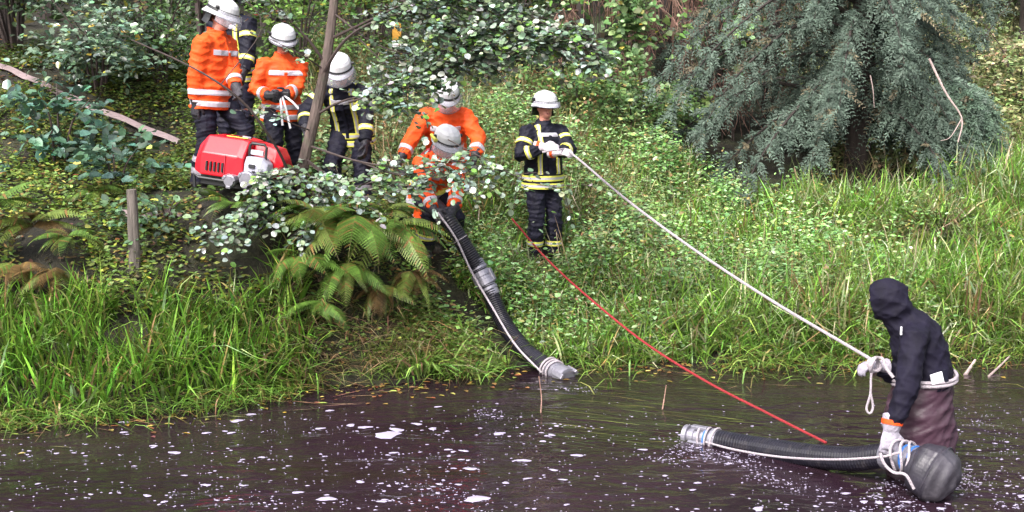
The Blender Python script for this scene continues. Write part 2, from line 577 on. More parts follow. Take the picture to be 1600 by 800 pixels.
# ------------------------------------------------------------------ vegetation helpers
def unit(a):
    return a / np.maximum(np.linalg.norm(a, axis=-1, keepdims=True), 1e-9)


TEMPLATES = {
    # u along, v across, w lift
    'oval': (np.array([(0, 0, 0), (.28, .5, .10), (.72, .40, .10), (1, 0, -.06), (.72, -.40, .10), (.28, -.5, .10)]), np.array([(0, 3, 2, 1), (0, 5, 4, 3)])),
    'round': (np.array([(0, 0, 0), (.16, .40, .06), (.55, .56, .12), (.9, .30, .05), (.98, 0, -.02), (.9, -.30, .05), (.55, -.56, .12), (.16, -.40, .06)]), None),
    'diamond': (np.array([(0, 0, 0), (.5, .5, 0), (1, 0, -.1), (.5, -.5, 0)]), np.array([(0, 3, 2, 1)])),
}
_rf = [(0, 4, 3, 2), (0, 2, 1, 1), (0, 6, 5, 4), (0, 7, 6, 6)]


def leaf_arrays(pos, nrm, axis, length, width, col, shape='oval'):
    pos = np.asarray(pos, dtype=float); n = len(pos)
    axis = unit(np.asarray(axis, dtype=float))
    nrm = np.asarray(nrm, dtype=float)
    nrm = unit(nrm - axis * (nrm * axis).sum(-1, keepdims=True))
    side = np.cross(nrm, axis)
    T, _ = TEMPLATES[shape]
    length = np.broadcast_to(length, (n,)); width = np.broadcast_to(width, (n,))
    v = (pos[:, None, :] + axis[:, None, :] * (T[None, :, 0:1] * length[:, None, None])
         + side[:, None, :] * (T[None, :, 1:2] * width[:, None, None])
         + nrm[:, None, :] * (T[None, :, 2:3] * width[:, None, None]))
    k = len(T)
    if shape == 'round':
        fl = np.array([0, 4, 3, 2, 1, 0, 7, 6, 5, 4]); sz = np.array([5, 5])
    else:
        F = TEMPLATES[shape][1]
        fl = F.ravel(); sz = np.full(len(F), 4)
    loops = (np.arange(n)[:, None] * k + fl[None, :]).ravel()
    sizes = np.tile(sz, n)
    cols = np.repeat(np.asarray(col), k, axis=0)
    return v.reshape(-1, 3), loops, sizes, cols


def blade_arrays(pos, lean, height, width, droop, col, rows=(0, .35, .7, 1.0)):
    """grass blades: lean is a horizontal vector, droop how far the tip falls over"""
    n = len(pos)
    t = np.array(rows)
    height = np.broadcast_to(height, (n,)); width = np.broadcast_to(width, (n,)); droop = np.broadcast_to(droop, (n,))
    up = t[None, :] - droop[:, None] * t[None, :] ** 2.2
    out = 0.25 * t[None, :] + droop[:, None] * 0.95 * t[None, :] ** 1.8
    c = pos[:, None, :] + np.zeros((n, len(t), 3))
    c[:, :, 2] += up * height[:, None]
    c[:, :, 0] += lean[:, None, 0] * out * height[:, None]
    c[:, :, 1] += lean[:, None, 1] * out * height[:, None]
    ang = np.arctan2(lean[:, 1], lean[:, 0]) + np.pi / 2 + RNG.normal(0, 0.5, n)
    sd = np.stack([np.cos(ang), np.sin(ang), np.zeros(n)], -1)
    wt = np.array([0.75, 1.0, 0.75])[None, :] * width[:, None] * 0.5
    Lv = c[:, :-1] - sd[:, None, :] * wt[:, :, None]
    Rv = c[:, :-1] + sd[:, None, :] * wt[:, :, None]
    v = np.concatenate([Lv, Rv, c[:, -1:]], axis=1)          # 0..2 left, 3..5 right, 6 tip
    fl = np.array([0, 3, 4, 1, 1, 4, 5, 2, 2, 5, 6]); sz = np.array([4, 4, 3])
    loops = (np.arange(n)[:, None] * 7 + fl[None, :]).ravel()
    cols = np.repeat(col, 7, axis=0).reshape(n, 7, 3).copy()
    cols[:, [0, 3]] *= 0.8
    return v.reshape(-1, 3), loops, np.tile(sz, n), cols.reshape(-1, 3)


class Cloud:
    def __init__(self): self.parts = []; self.nv = 0

    def add(self, arr):
        v, l, s, c = arr
        self.parts.append((v, l + self.nv, s, c)); self.nv += len(v)

    def build(self, name, mat, parent=None, origin=None):
        v = np.concatenate([p[0] for p in self.parts])
        if origin is not None: v = v - np.array(tuple(origin))[None, :]
        me = np_mesh(name, v, loops=np.concatenate([p[1] for p in self.parts]), sizes=np.concatenate([p[2] for p in self.parts]))
        set_col(me, np.concatenate([p[3] for p in self.parts]))
        return mesh_obj(name, me, mat, parent)


def tints(n, base, alt=None, p_alt=0.0, var=0.35):
    c = np.tile(np.array(base, dtype=float), (n, 1))
    if alt is not None and p_alt > 0:
        alts = np.array(alt, dtype=float).reshape(-1, 3)
        pick = RNG.random(n) < p_alt
        c[pick] = alts[RNG.integers(0, len(alts), pick.sum())]
    c *= np.exp(RNG.normal(0, var, n))[:, None]
    c *= np.exp(RNG.normal(0, 0.10, (n, 3)))
    return np.clip(c, 0.002, 0.9)


def rnd_dirs(n):
    return unit(RNG.normal(0, 1, (n, 3)))


def scatter(n, x0, x1, y0, y1, mask=None):
    x = RNG.uniform(x0, x1, n); y = RNG.uniform(y0, y1, n)
    if mask is not None:
        k = mask(x, y); x, y = x[k], y[k]
    return np.stack([x, y, ground_z(x, y)], -1)


def proj(p):
    """photo pixel of world points (N,3)"""
    p = np.asarray(p)
    z = p[:, 2] - CAM_H
    fw = p[:, 1] * CP - z * SP
    up = p[:, 1] * SP + z * CP
    return 800 + F_PX * p[:, 0] / fw, 400 - F_PX * up / fw


def noise2(x, y, s, seed=0):
    r = np.random.default_rng(seed)
    a = r.uniform(0, 6.28, 6); k = r.normal(0, s, (6, 2))
    return sum(np.sin(k[i, 0] * x + k[i, 1] * y + a[i]) for i in range(6)) / 6 * 1.7


# ------------------------------------------------------------------ grass, herbs, litter
GREEN_G = (0.13, 0.255, 0.035)
DRY = [(0.30, 0.24, 0.10), (0.22, 0.22, 0.06), (0.24, 0.15, 0.07)]


HOSE_PATH = [(676, 318, 12.25), (700, 345, 12.0), (728, 388, 11.95), (757, 437, 11.9), (785, 500, 11.75), (818, 548, 11.55), (852, 576, 11.35), (885, 594, 11.1)]


def hose_dist(x, y):
    q = [P(*h) for h in HOSE_PATH]
    best = np.full(len(x), 9.0)
    for a, b in zip(q[:-1], q[1:]):
        dx, dy = b.x - a.x, b.y - a.y
        t = np.clip(((x - a.x) * dx + (y - a.y) * dy) / (dx * dx + dy * dy + 1e-9), 0, 1)
        best = np.minimum(best, np.hypot(x - a.x - t * dx, y - a.y - t * dy))
        best = np.minimum(best, np.hypot(x - a.x - t * dx, (y + .14) - a.y - t * dy))
    return best


def people_gap(x, y):
    """keep plants off the trodden spots where people and pump stand"""
    ok = np.ones(len(x), bool)
    for px, d, r in ((330, 12.0, .3), (380, 11.55, .5), (430, 13.2, .3), (535, 12.9, .35), (690, 12.8, .5), (850, 13.6, .3), (385, 13.9, .3)):
        q = P(px, 300, d)
        ok &= (x - q.x) ** 2 + (y - q.y) ** 2 > r * r
    ok &= hose_dist(x, y) > 0.13
    a, b = P(-30, 98, 15.3), P(280, 228, 14.1)
    t = np.clip((x - a.x) / (b.x - a.x), 0, 1)
    ok &= (np.abs(y + .12 - (a.y + t * (b.y - a.y))) > .22) | (x > b.x) | (y > 15.6)
    return ok


gc = Cloud()
# tall grass on the left bank
def m_left(x, y):
    s = shore_y(x)
    px = 800 + F_PX * x / y
    return (y > s - 0.03) & (y < s + 1.05 + 0.35 * noise2(x, y, 2.0, 1)) & (px < 460 + 40 * noise2(x, y, 3, 2)) & (noise2(x, y, 4, 3) > -0.85)
p = scatter(29000, -9.5, -1.4, 9.2, 12.2, m_left)
n = len(p)
a = RNG.uniform(0, 2 * np.pi, n)
lean = np.stack([np.cos(a) * 0.9 + 0.15, np.sin(a) * 0.6 - 0.45], -1)
h = RNG.uniform(0.2, 0.6, n) * (1 + 0.3 * noise2(p[:, 0], p[:, 1], 3, 4))
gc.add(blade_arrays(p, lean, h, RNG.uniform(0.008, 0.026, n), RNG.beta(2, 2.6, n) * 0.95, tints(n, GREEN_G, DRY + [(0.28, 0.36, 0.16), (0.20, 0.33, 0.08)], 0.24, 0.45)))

# short grass and moss at the middle of the shore
def m_mid(x, y):
    s = shore_y(x); px = 800 + F_PX * x / y
    return (y > s - 0.05) & (y < s + 0.75) & (px > 400) & (px < 800) & ((px > 620) | ((y < s + 0.22) & (noise2(x, y, 5, 19) > 0.05))) & people_gap(x, y) & (noise2(x, y, 4, 9) > -0.7)
p = scatter(17000, -3, 0.3, 10.2, 12.6, m_mid)
n = len(p)
a = RNG.uniform(0, 2 * np.pi, n)
lean = np.stack([np.cos(a), np.sin(a) * 0.7 - 0.3], -1)
gc.add(blade_arrays(p, lean, RNG.uniform(0.08, 0.26, n), RNG.uniform(0.005, 0.010, n), RNG.beta(2, 2, n), tints(n, (0.15, 0.25, 0.04), DRY, 0.12, 0.35)))

# grass through the meadow on the right
def m_right(x, y):
    s = shore_y(x); px = 800 + F_PX * x / y
    w = np.clip((px - 1050) / 300, 0, 1)
    keep = RNG.random(len(x)) < (0.8 + 0.2 * np.maximum(w, (y < s + 0.5)))
    return (y > s - 0.05) & (px > 700) & (px < 2060) & keep & people_gap(x, y) & ~((px > 1090) & (px < 1530) & (y > 15.9 + 0.3 * noise2(x, y, 2, 8)))
p = scatter(72000, -0.8, 10.8, 11.3, 17, m_right)
n = len(p)
px, py = proj(p)
w = np.clip((px - 1050) / 300, 0, 1)
a = RNG.uniform(0, 2 * np.pi, n)
lean = np.stack([np.cos(a), np.sin(a) * 0.7 - 0.3], -1)
h = RNG.uniform(0.2, 0.52, n) * (1.0 + 0.5 * w) * (1 + 0.4 * noise2(p[:, 0], p[:, 1], 2.5, 6))
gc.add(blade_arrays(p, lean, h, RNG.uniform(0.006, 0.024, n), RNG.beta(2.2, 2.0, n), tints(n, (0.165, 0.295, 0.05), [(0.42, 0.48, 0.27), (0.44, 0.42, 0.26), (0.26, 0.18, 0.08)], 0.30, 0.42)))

# thin dry stalks on the hill behind the men
def m_hill(x, y):
    px = 800 + F_PX * x / y
    return (px > 480) & (px < 1000) & people_gap(x, y)
p = scatter(9000, -3.5, 2.4, 14.3, 18.5, m_hill)
n = len(p)
a = RNG.uniform(0, 2 * np.pi, n)
lean = np.stack([np.cos(a), np.sin(a) * 0.7 - 0.2], -1)
gc.add(blade_arrays(p, lean, RNG.uniform(0.3, 0.75, n), RNG.uniform(0.006, 0.013, n), RNG.beta(2, 3, n), tints(n, (0.17, 0.20, 0.07), [(0.38, 0.27, 0.15), (0.33, 0.20, 0.11), (0.42, 0.36, 0.2)], 0.5, 0.35)))
p = scatter(9000, 4.5, 12, 17, 25)
n = len(p)
a = RNG.uniform(0, 2 * np.pi, n)
lean = np.stack([np.cos(a), np.sin(a) * 0.7 - 0.2], -1)
gc.add(blade_arrays(p, lean, RNG.uniform(0.3, 0.8, n), RNG.uniform(0.01, 0.02, n), RNG.beta(2, 2, n), tints(n, (0.26, 0.32, 0.13), [(0.46, 0.40, 0.25), (0.36, 0.29, 0.17)], 0.45, 0.35)))
# dead straw fallen down the dark hollow of the bank
def m_straw(x, y):
    s = shore_y(x); px = 800 + F_PX * x / y
    return (px > 380) & (px < 720) & (y > s) & (y < s + 0.6) & (hose_dist(x, y) > .2)
p = scatter(3800, -3, -.4, 10.4, 12.2, m_straw)
n = len(p)
a = RNG.uniform(0, 2 * np.pi, n)
gc.add(blade_arrays(p + np.array([0, 0, .03]), np.stack([np.cos(a) * 1.2, np.sin(a) * .5 - .5], -1), RNG.uniform(.15, .5, n), RNG.uniform(.005, .012, n), RNG.uniform(.6, 1.15, n), tints(n, (0.20, .13, .075), [(0.30, .24, .13), (0.10, .065, .035), (0.12, .18, .04)], .5, .4)))
# thin upright dry stalks standing over the meadow
p = scatter(1500, -0.4, 8.0, 12.0, 17, m_right)
n = len(p); a = RNG.uniform(0, 2 * np.pi, n)
gc.add(blade_arrays(p, np.stack([np.cos(a), np.sin(a)], -1), RNG.uniform(.4, .85, n), RNG.uniform(.004, .009, n), RNG.beta(1.3, 5, n), tints(n, (0.24, .20, .10), [(0.16, .10, .06), (0.36, .32, .2), (0.16, .22, .06)], .55, .35)))
# grass lying out over the water along the edge
x = RNG.uniform(-9.5, 10, 6300)
keep = RNG.random(len(x)) < np.where(x < -1.8, 0.75, np.where(x < 0.4, 0.25, 0.8)) * (0.55 + 0.6 * noise2(x, x * 0, 3, 12))
keep = x[keep]; x = keep[(hose_dist(keep, shore_y(keep)) > .3)]; n = len(x)
off = np.abs(RNG.normal(0, 1, n)) * np.where(x > .4, .42, .26)
p = np.stack([x, shore_y(x) - off, np.full(n, 0.0)], -1)
a = RNG.uniform(0, 2 * np.pi, n)
lean = np.stack([np.cos(a) * 1.2, np.sin(a) * 0.5 - 0.3], -1)
gc.add(blade_arrays(p, lean, RNG.uniform(0.15, 0.46, n), RNG.uniform(0.008, 0.018, n), RNG.uniform(0.45, 0.98, n), tints(n, (0.15, 0.26, 0.045), DRY, 0.22, 0.4)))
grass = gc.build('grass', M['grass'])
tag(grass, 'long green grass and dry stalks growing over the bank', 'grass', kind='stuff')

# broad-leaved ground herbs: pairs of leaves up short stems
hc = Cloud()
def herbs(p, hmin, hmax, tiers, lsize, base, alt, p_alt, var=0.24):
    n = len(p)
    H = RNG.uniform(hmin, hmax, n) * np.clip(1 + 0.75 * noise2(p[:, 0], p[:, 1], 2.2, 21), .25, 2.2)
    tilt = RNG.normal(0, 0.18, (n, 2))
    plant_tint = np.exp(RNG.normal(0, 0.25, n) + 0.45 * noise2(p[:, 0], p[:, 1], 1.6, 23))
    for t in range(tiers):
        fr = (t + 1) / tiers
        az = RNG.uniform(0, 2 * np.pi, n) + t * 1.57
        for k in range(2):
            aa = az + k * np.pi + RNG.normal(0, 0.3, n)
            ax = np.stack([np.cos(aa), np.sin(aa), RNG.normal(0.05, 0.3, n)], -1)
            pos = p.copy()
            pos[:, :2] += tilt * (H * fr)[:, None]
            pos[:, 2] += H * fr * RNG.uniform(0.85, 1.05, n)
            pos += unit(ax) * 0.02
            nr = np.stack([RNG.normal(0, .45, n), RNG.normal(-.25, .45, n), np.ones(n)], -1)
            sz = lsize * (1.12 if lsize < .066 else 1.0) * RNG.uniform(0.6, 1.25, n) * (1.1 - 0.35 * fr)
            hc.add(leaf_arrays(pos, nr, ax, sz, sz * np.where(RNG.random(n) < .4, .36, RNG.uniform(0.5, 0.7, n)), tints(n, base, alt, p_alt, var) * plant_tint[:, None], 'diamond' if lsize < .066 else 'oval'))

def m_herb(x, y):
    s = shore_y(x); px = 800 + F_PX * x / y
    w = np.clip((px - 1150) / 350, 0, 1)
    keep = RNG.random(len(x)) < (1 - 0.72 * w)
    return (y > s + 0.05) & (px > 690) & (px < 2060) & keep & people_gap(x, y) & ~((px > 1090) & (px < 1530) & (y > 15.9 + 0.3 * noise2(x, y, 2, 8)))
p = scatter(15000, -1.0, 10.5, 11.5, 17.4, m_herb)
h_ = len(p) // 4
herbs(p[:h_], 0.10, 0.42, 4, 0.078, (0.19, 0.34, 0.12), [(0.40, 0.50, 0.29), (0.36, 0.48, 0.26), (0.22, 0.40, 0.10), (0.30, 0.28, 0.09), (0.16, 0.12, 0.06)], 0.4)
herbs(p[h_:], 0.10, 0.45, 5, 0.046, (0.21, 0.36, 0.115), [(0.42, 0.52, 0.30), (0.24, 0.42, 0.10), (0.30, 0.28, 0.09), (0.2, 0.14, 0.07)], 0.4)
# taller stalks in loose clumps
def m_tall(x, y):
    return m_herb(x, y) & (noise2(x, y, 3.4, 61) + RNG.normal(0, .25, len(x)) > 0.35)
p = scatter(9000, -0.6, 8.0, 11.8, 17.2, m_tall)
herbs(p, 0.30, 0.62, 7, 0.07, (0.20, 0.36, 0.12), [(0.33, 0.45, 0.25), (0.33, 0.45, 0.25), (0.22, 0.38, 0.11), (0.32, 0.28, 0.10)], 0.4)
def m_herb2(x, y):
    px = 800 + F_PX * x / y
    return (px > 460) & (px < 1060) & people_gap(x, y)
p = scatter(6500, -4, 3.0, 13.4, 19.0, m_herb2)
herbs(p, 0.12, 0.5, 4, 0.085, (0.15, 0.24, 0.10), [(0.32, 0.40, 0.23), (0.28, 0.36, 0.17), (0.28, 0.20, 0.09), (0.20, 0.13, 0.06)], 0.3)
def m_herb3(x, y):
    s = shore_y(x); px = 800 + F_PX * x / y
    return (px > -350) & (px < 480) & (y > s + 0.55) & people_gap(x, y) & (noise2(x, y, 2.2, 31) > -0.6)
p = scatter(15000, -9.5, -2.0, 10.4, 16.5, m_herb3)
herbs(p, 0.05, 0.22, 3, 0.065, (0.11, 0.17, 0.035), [(0.22, 0.26, 0.04), (0.10, 0.16, 0.06), (0.18, 0.13, 0.04)], 0.35)
def m_herb4(x, y):
    s = shore_y(x); px = 800 + F_PX * x / y
    return (px > 430) & (px < 760) & (y > s + 0.15) & (y < 13.2) & people_gap(x, y) & (RNG.random(len(x)) < np.where(px > 640, 0.9, 0.35))
p = scatter(8000, -3, 0, 10.6, 13.2, m_herb4)
herbs(p, 0.05, 0.2, 3, 0.06, (0.13, 0.22, 0.045), [(0.2, 0.22, 0.05), (0.16, 0.1, 0.04)], 0.25)
p = scatter(5200, 4.5, 12, 17.2, 25)
herbs(p, 0.15, 0.7, 4, 0.10, (0.22, 0.28, 0.11), [(0.42, 0.40, 0.22), (0.34, 0.26, 0.15)], 0.35)
herb = hc.build('ground_herbs', M['leaf'])
tag(herb, 'low leafy herbs covering the slopes of the bank', 'herbs', kind='stuff')

# fallen autumn leaves on the slope, on the shore and floating
lc = Cloud()
p = scatter(7000, -8, 8, 10, 17, lambda x, y: (y > shore_y(x) + 0.3) & ((800 + F_PX * x / y < 620) | (RNG.random(len(x)) < 0.05)))
p[:, 2] += RNG.uniform(0.01, 0.07, len(p))
n = len(p)
LIT = [(0.26, 0.17, 0.03), (0.22, 0.08, 0.035), (0.30, 0.24, 0.06), (0.12, 0.06, 0.04), (0.20, 0.22, 0.05)]
lc.add(leaf_arrays(p, np.stack([RNG.normal(0, .4, n), RNG.normal(-.2, .4, n), np.ones(n)], -1), rnd_dirs(n) * (1, 1, .2), RNG.uniform(.03, .075, n), RNG.uniform(.025, .05, n), tints(n, (0.16, 0.09, 0.05), LIT, 0.75, 0.35)))
x = RNG.uniform(-6.5, 7.5, 900); o = np.abs(RNG.normal(0, 0.42, 900)) * np.where(x < -3.5, 0.6, 1.0)
p = np.stack([x, shore_y(x) + 0.1 - o, np.full(900, 0.006)], -1)
lc.add(leaf_arrays(p, np.stack([RNG.normal(0, .06, 900), RNG.normal(0, .06, 900), np.ones(900)], -1), rnd_dirs(900) * (1, 1, 0), RNG.uniform(.03, .08, 900), RNG.uniform(.02, .045, 900), tints(900, (0.20, 0.12, 0.04), LIT, 0.7, 0.35)))
litter = lc.build('fallen_leaves', M['litter'])
tag(litter, 'fallen yellow and brown leaves on the slope and shore', 'leaves', kind='stuff')


# ------------------------------------------------------------------ trees and shrubs
def tube_mb(mb, pts, r0, r1, n=7, k=None):
    pts, L = spline(pts, k or max(4, len(pts) * 4))
    rr = [r0 + (r1 - r0) * i / (len(pts) - 1) for i in range(len(pts))]
    mb.loft(pts, rr, n=n, cap=0.2)
    return pts


def leafy_twigs(cl, starts, dirs, tl, nleaf, lsize, base, alt, p_alt, shape='oval', wmul=0.65, up=0.9, toward=0.25, droop=0.15, var=0.35, mb=None):
    """leaves alternating along short twigs; starts, dirs (N,3)"""
    n = len(starts)
    d = unit(dirs)
    tl = np.broadcast_to(tl, (n,))
    for k in range(nleaf):
        f = (k + 0.6) / nleaf
        pos = starts + d * (tl * f)[:, None]
        pos[:, 2] -= droop * tl * f * f
        pos += RNG.normal(0, 0.012, (n, 3))
        sgn = 1 if k % 2 else -1
        sd = np.cross(d, np.array([0, 0, 1.0])) * sgn
        ax = unit(sd * 0.9 + d * 0.6 + RNG.normal(0, .3, (n, 3)))
        ax[:, 2] -= 0.15
        nr = np.stack([RNG.normal(0, .38, n), RNG.normal(-toward, .38, n), np.full(n, up)], -1)
        sz = lsize * RNG.uniform(0.6, 1.2, n)
        cl.add(leaf_arrays(pos, nr, ax, sz, sz * wmul * RNG.uniform(0.85, 1.15, n), tints(n, base, alt, p_alt, var), shape))


def shrub(name, base, label, cat, rad, height, n_twigs, lsize, col, alt=None, p_alt=0.0, stems=7, mat='leaf', shape='oval', squash=1.0, group=None, low=0.1, wmul=0.65, nleaf=6, var=0.35):
    base = Vector(base)
    root = empty(name, base)
    tag(root, label, cat, group)
    # stems
    st = MB(); tips = []
    for i in range(stems):
        a = 2 * math.pi * i / stems + random.uniform(-.4, .4)
        q = Vector((math.cos(a) * rad * random.uniform(.3, .85), math.sin(a) * rad * random.uniform(.3, .8), height * random.uniform(.6, .95)))
        pts = tube_mb(st, [Vector((math.cos(a) * .05, math.sin(a) * .05, -0.1)), q * 0.4 + Vector((0, 0, height * .15)), q], 0.012 + 0.008 * height, 0.005, n=5)
        tips += [pts[int(len(pts) * f)] for f in (.35, .5, .65, .8, .97)]
    st.build('stems', M['twig'], root)
    tips = np.array([tuple(t) for t in tips])
    # clumps around the stem points and in the shell
    k = max(6, n_twigs // 22)
    cen = tips[RNG.integers(0, len(tips), k)] + RNG.normal(0, 1, (k, 3)) * np.array([rad * .33, rad * .33, height * .14])
    cen[:, 2] = np.clip(cen[:, 2], low * height, height * 1.08)
    which = RNG.integers(0, k, n_twigs)
    s = cen[which] + RNG.normal(0, 1, (n_twigs, 3)) * np.array([.19, .19, .13]) * (0.6 + 0.4 * rad)
    s[:, 2] = np.maximum(s[:, 2], 0.03)
    dirs = s * np.array([1, 1, 0.25]) / max(rad, .1) + RNG.normal(0, .5, s.shape)
    cl = Cloud()
    clump = np.exp(RNG.normal(0, .22, k))[which]
    leafy_twigs(cl, s, dirs, RNG.uniform(.14, .32, n_twigs), nleaf, lsize, col, alt, p_alt, shape, wmul, var=var)
    cl.build('foliage', M[mat], root)
    return root


DK = (0.055, 0.10, 0.034)
MID = (0.10, 0.175, 0.055)
BR = (0.17, 0.29, 0.07)
GREY = (0.12, 0.18, 0.12)
YEL = [(0.40, 0.33, 0.05), (0.30, 0.30, 0.06)]
shrub('hazel_bush', G(40, 16.2), 'dark hazel bush filling the upper left corner', 'bush', 1.5, 2.6, 520, .10, DK, YEL, .03, mat='leaf_gloss')
shrub('hazel_bush', G(165, 14.9), 'broad hazel bush with pale shining leaves above the flat hose', 'bush', .85, 1.25, 430, .09, GREY, YEL, .05, mat='leaf_gloss')
shrub('hazel_bush', G(262, 15.4), 'small leafy bush just left of the leftmost firefighter', 'bush', .6, 1.5, 260, .08, MID, YEL, .05, mat='leaf_gloss')
shrub('green_bush', G(470, 16.6), 'bright green bush behind the firefighter in orange with a tool', 'bush', 1.0, 1.7, 560, .075, BR, YEL, .06)
shrub('green_bush', G(330, 17.8), 'tall dark bush behind the heads at the upper left', 'bush', 1.2, 3.0, 480, .09, DK, YEL, .05, mat='leaf_gloss')
shrub('green_bush', G(590, 18.6), 'loose bush with yellowing leaves beside the yellow marker', 'bush', 1.2, 1.9, 480, .085, MID, YEL, .16)
shrub('green_bush', G(705, 18.8), 'mid green bush above the bending firefighter in orange', 'bush', 1.1, 2.0, 480, .085, (0.10, 0.17, .06), YEL, .06)
shrub('green_bush', G(800, 19.4), 'dark bush behind the white-helmeted rope holder', 'bush', 1.2, 2.6, 460, .09, DK, YEL, .06)
shrub('bramble', G(905, 17.6), 'arching bramble thicket right of the rope holder', 'bush', .9, .9, 380, .075, MID, [(0.33, 0.2, 0.1), (0.35, .32, .1)], .15)
shrub('bramble', G(985, 17.2), 'low bramble mound left of the drooping conifer', 'bush', .8, .8, 360, .075, (0.09, .16, .055), [(0.25, .28, .1)], .15)
shrub('yellowing_bush', G(1585, 19.5), 'pale yellow-green bush at the right edge of the photo', 'bush', 1.1, 1.5, 460, .085, (0.24, .29, .13), [(0.42, .38, .22), (0.36, .27, .17)], .3)
shrub('yellowing_bush', G(1500, 21.5), 'pale bush behind the conifer at the upper right', 'bush', 1.2, 1.6, 360, .085, (0.20, .25, .11), [(0.42, .38, .22)], .25)
shrub('leafy_sapling', G(100, 12.9), 'young broad-leaved sapling with blue-green leaves on the left slope', 'sapling', .45, 1.0, 70, .13, (0.06, .125, .085), YEL, .02, stems=3, mat='leaf_gloss', wmul=.75, nleaf=5)
shrub('leafy_sapling', G(185, 12.2), 'small blue-green sapling right behind the wooden post', 'sapling', .35, .55, 42, .12, (0.06, .12, .08), YEL, .02, stems=3, mat='leaf_gloss', wmul=.75, nleaf=5)
shrub('leafy_sapling', G(262, 11.35), 'low leafy shoots between wooden post and pump', 'sapling', .4, .35, 60, .08, (0.07, .13, .06), YEL, .04, stems=4, mat='leaf_gloss', wmul=.75, nleaf=5)


# hop vines hanging as light green columns in front of the dead wood
def vine(px, d, top_py, width, n, label, col, zlo=.02):
    base = G(px, d)
    top = P(px, top_py, d).z - base.z
    root = empty('hop_vine', base); tag(root, label, 'vine')
    st = MB()
    for i in range(4):
        x0 = random.uniform(-.5, .5) * width
        tube_mb(st, [Vector((x0, 0, -.1)), Vector((x0 * .6 + random.uniform(-.1, .1), random.uniform(-.1, .1), top * .45)), Vector((random.uniform(-.4, .4) * width, 0, top))], .012, .006, n=5)
    st.build('stems', M['twig'], root)
    cl = Cloud()
    k = max(8, n // 14)
    cen = np.stack([RNG.normal(0, width * .4, k), RNG.normal(-.1, .15, k), RNG.uniform(top * zlo, top, k)], -1)
    w = RNG.integers(0, k, n)
    s = cen[w] + RNG.normal(0, .13, (n, 3))
    leafy_twigs(cl, s, RNG.normal(0, 1, (n, 3)) * (1, 1, .5) + np.array([0, -.3, -.2]), RNG.uniform(.1, .28, n), 5, .10, tuple(1.25 * c_ for c_ in col), [(0.30, .38, .2), (0.36, .3, .06)], .12, 'oval', .85, up=.7, toward=.6, droop=.4)
    cl.build('foliage', M['leaf'], root)


vine(985, 17.9, -40, .34, 190, 'thick light green vine column left of the dead brown twigs', (0.13, .21, .085))
vine(930, 18.3, -30, .2, 50, 'thin vine right of the glossy overhanging branches', (0.09, .16, .05))
vine(1065, 18.1, -30, .3, 60, 'vine with scattered leaves in the dead brown twigs', (0.12, .2, .06))
vine(1140, 18.1, -30, .3, 50, 'vine beside the top of the drooping conifer', (0.13, .2, .09), .55)


# dead conifers with hanging brown twigs
def dead_tree(px, d, height, n, label, width=.9):
    base = G(px, d)
    root = empty('dead_conifer', base); tag(root, label, 'tree')
    t = MB(); tube_mb(t, [(0, 0, -.2), (.05, 0, height * .5), (-.03, 0, height)], .13, .05, n=9)
    t.build('trunk', M['dark_bark'], root)
    tw = MB()
    for i in range(n):
        z = random.uniform(.7, height)
        a = random.uniform(0, 2 * math.pi); L = width * random.uniform(.4, 1.1)
        b0 = Vector((0, 0, z)); b1 = b0 + Vector((math.cos(a) * L * .6, math.sin(a) * L * .6, random.uniform(-.1, .1))); b2 = b0 + Vector((math.cos(a) * L, math.sin(a) * L, -random.uniform(.2, .6)))
        pts = tube_mb(tw, [b0, b1, b2], .012, .004, n=4, k=6)
        for q in pts[2:]:
            for j in range(5):
                e = q + Vector((random.gauss(0, .16), random.gauss(0, .16), -random.uniform(.2, .7)))
                tw.loft([q, (q + e) / 2 + Vector((random.gauss(0, .05), random.gauss(0, .05), 0)), e], [.007, .006, .003], n=3)
    tag(tw.build('twigs', M['dead_twig'], root), kind='stuff')


dead_tree(905, 18.7, 5.5, 42, 'dead brown conifer hung with bare twigs left of the green vine', .8)
dead_tree(1030, 18.7, 5.5, 46, 'dead brown conifer behind the light green vine column', .9)
dead_tree(1110, 18.8, 5.5, 46, 'dead brown conifer hung with dense reddish twigs', .9)
dead_tree(1195, 18.9, 5.5, 40, 'dead brown conifer half hidden by the drooping conifer', .8)
dead_tree(20, 18.2, 5.5, 20, 'dark bare tree in the upper left corner', .8)
dead_tree(570, 20.0, 5.5, 22, 'dark bare tree behind the yellow marker', .7)


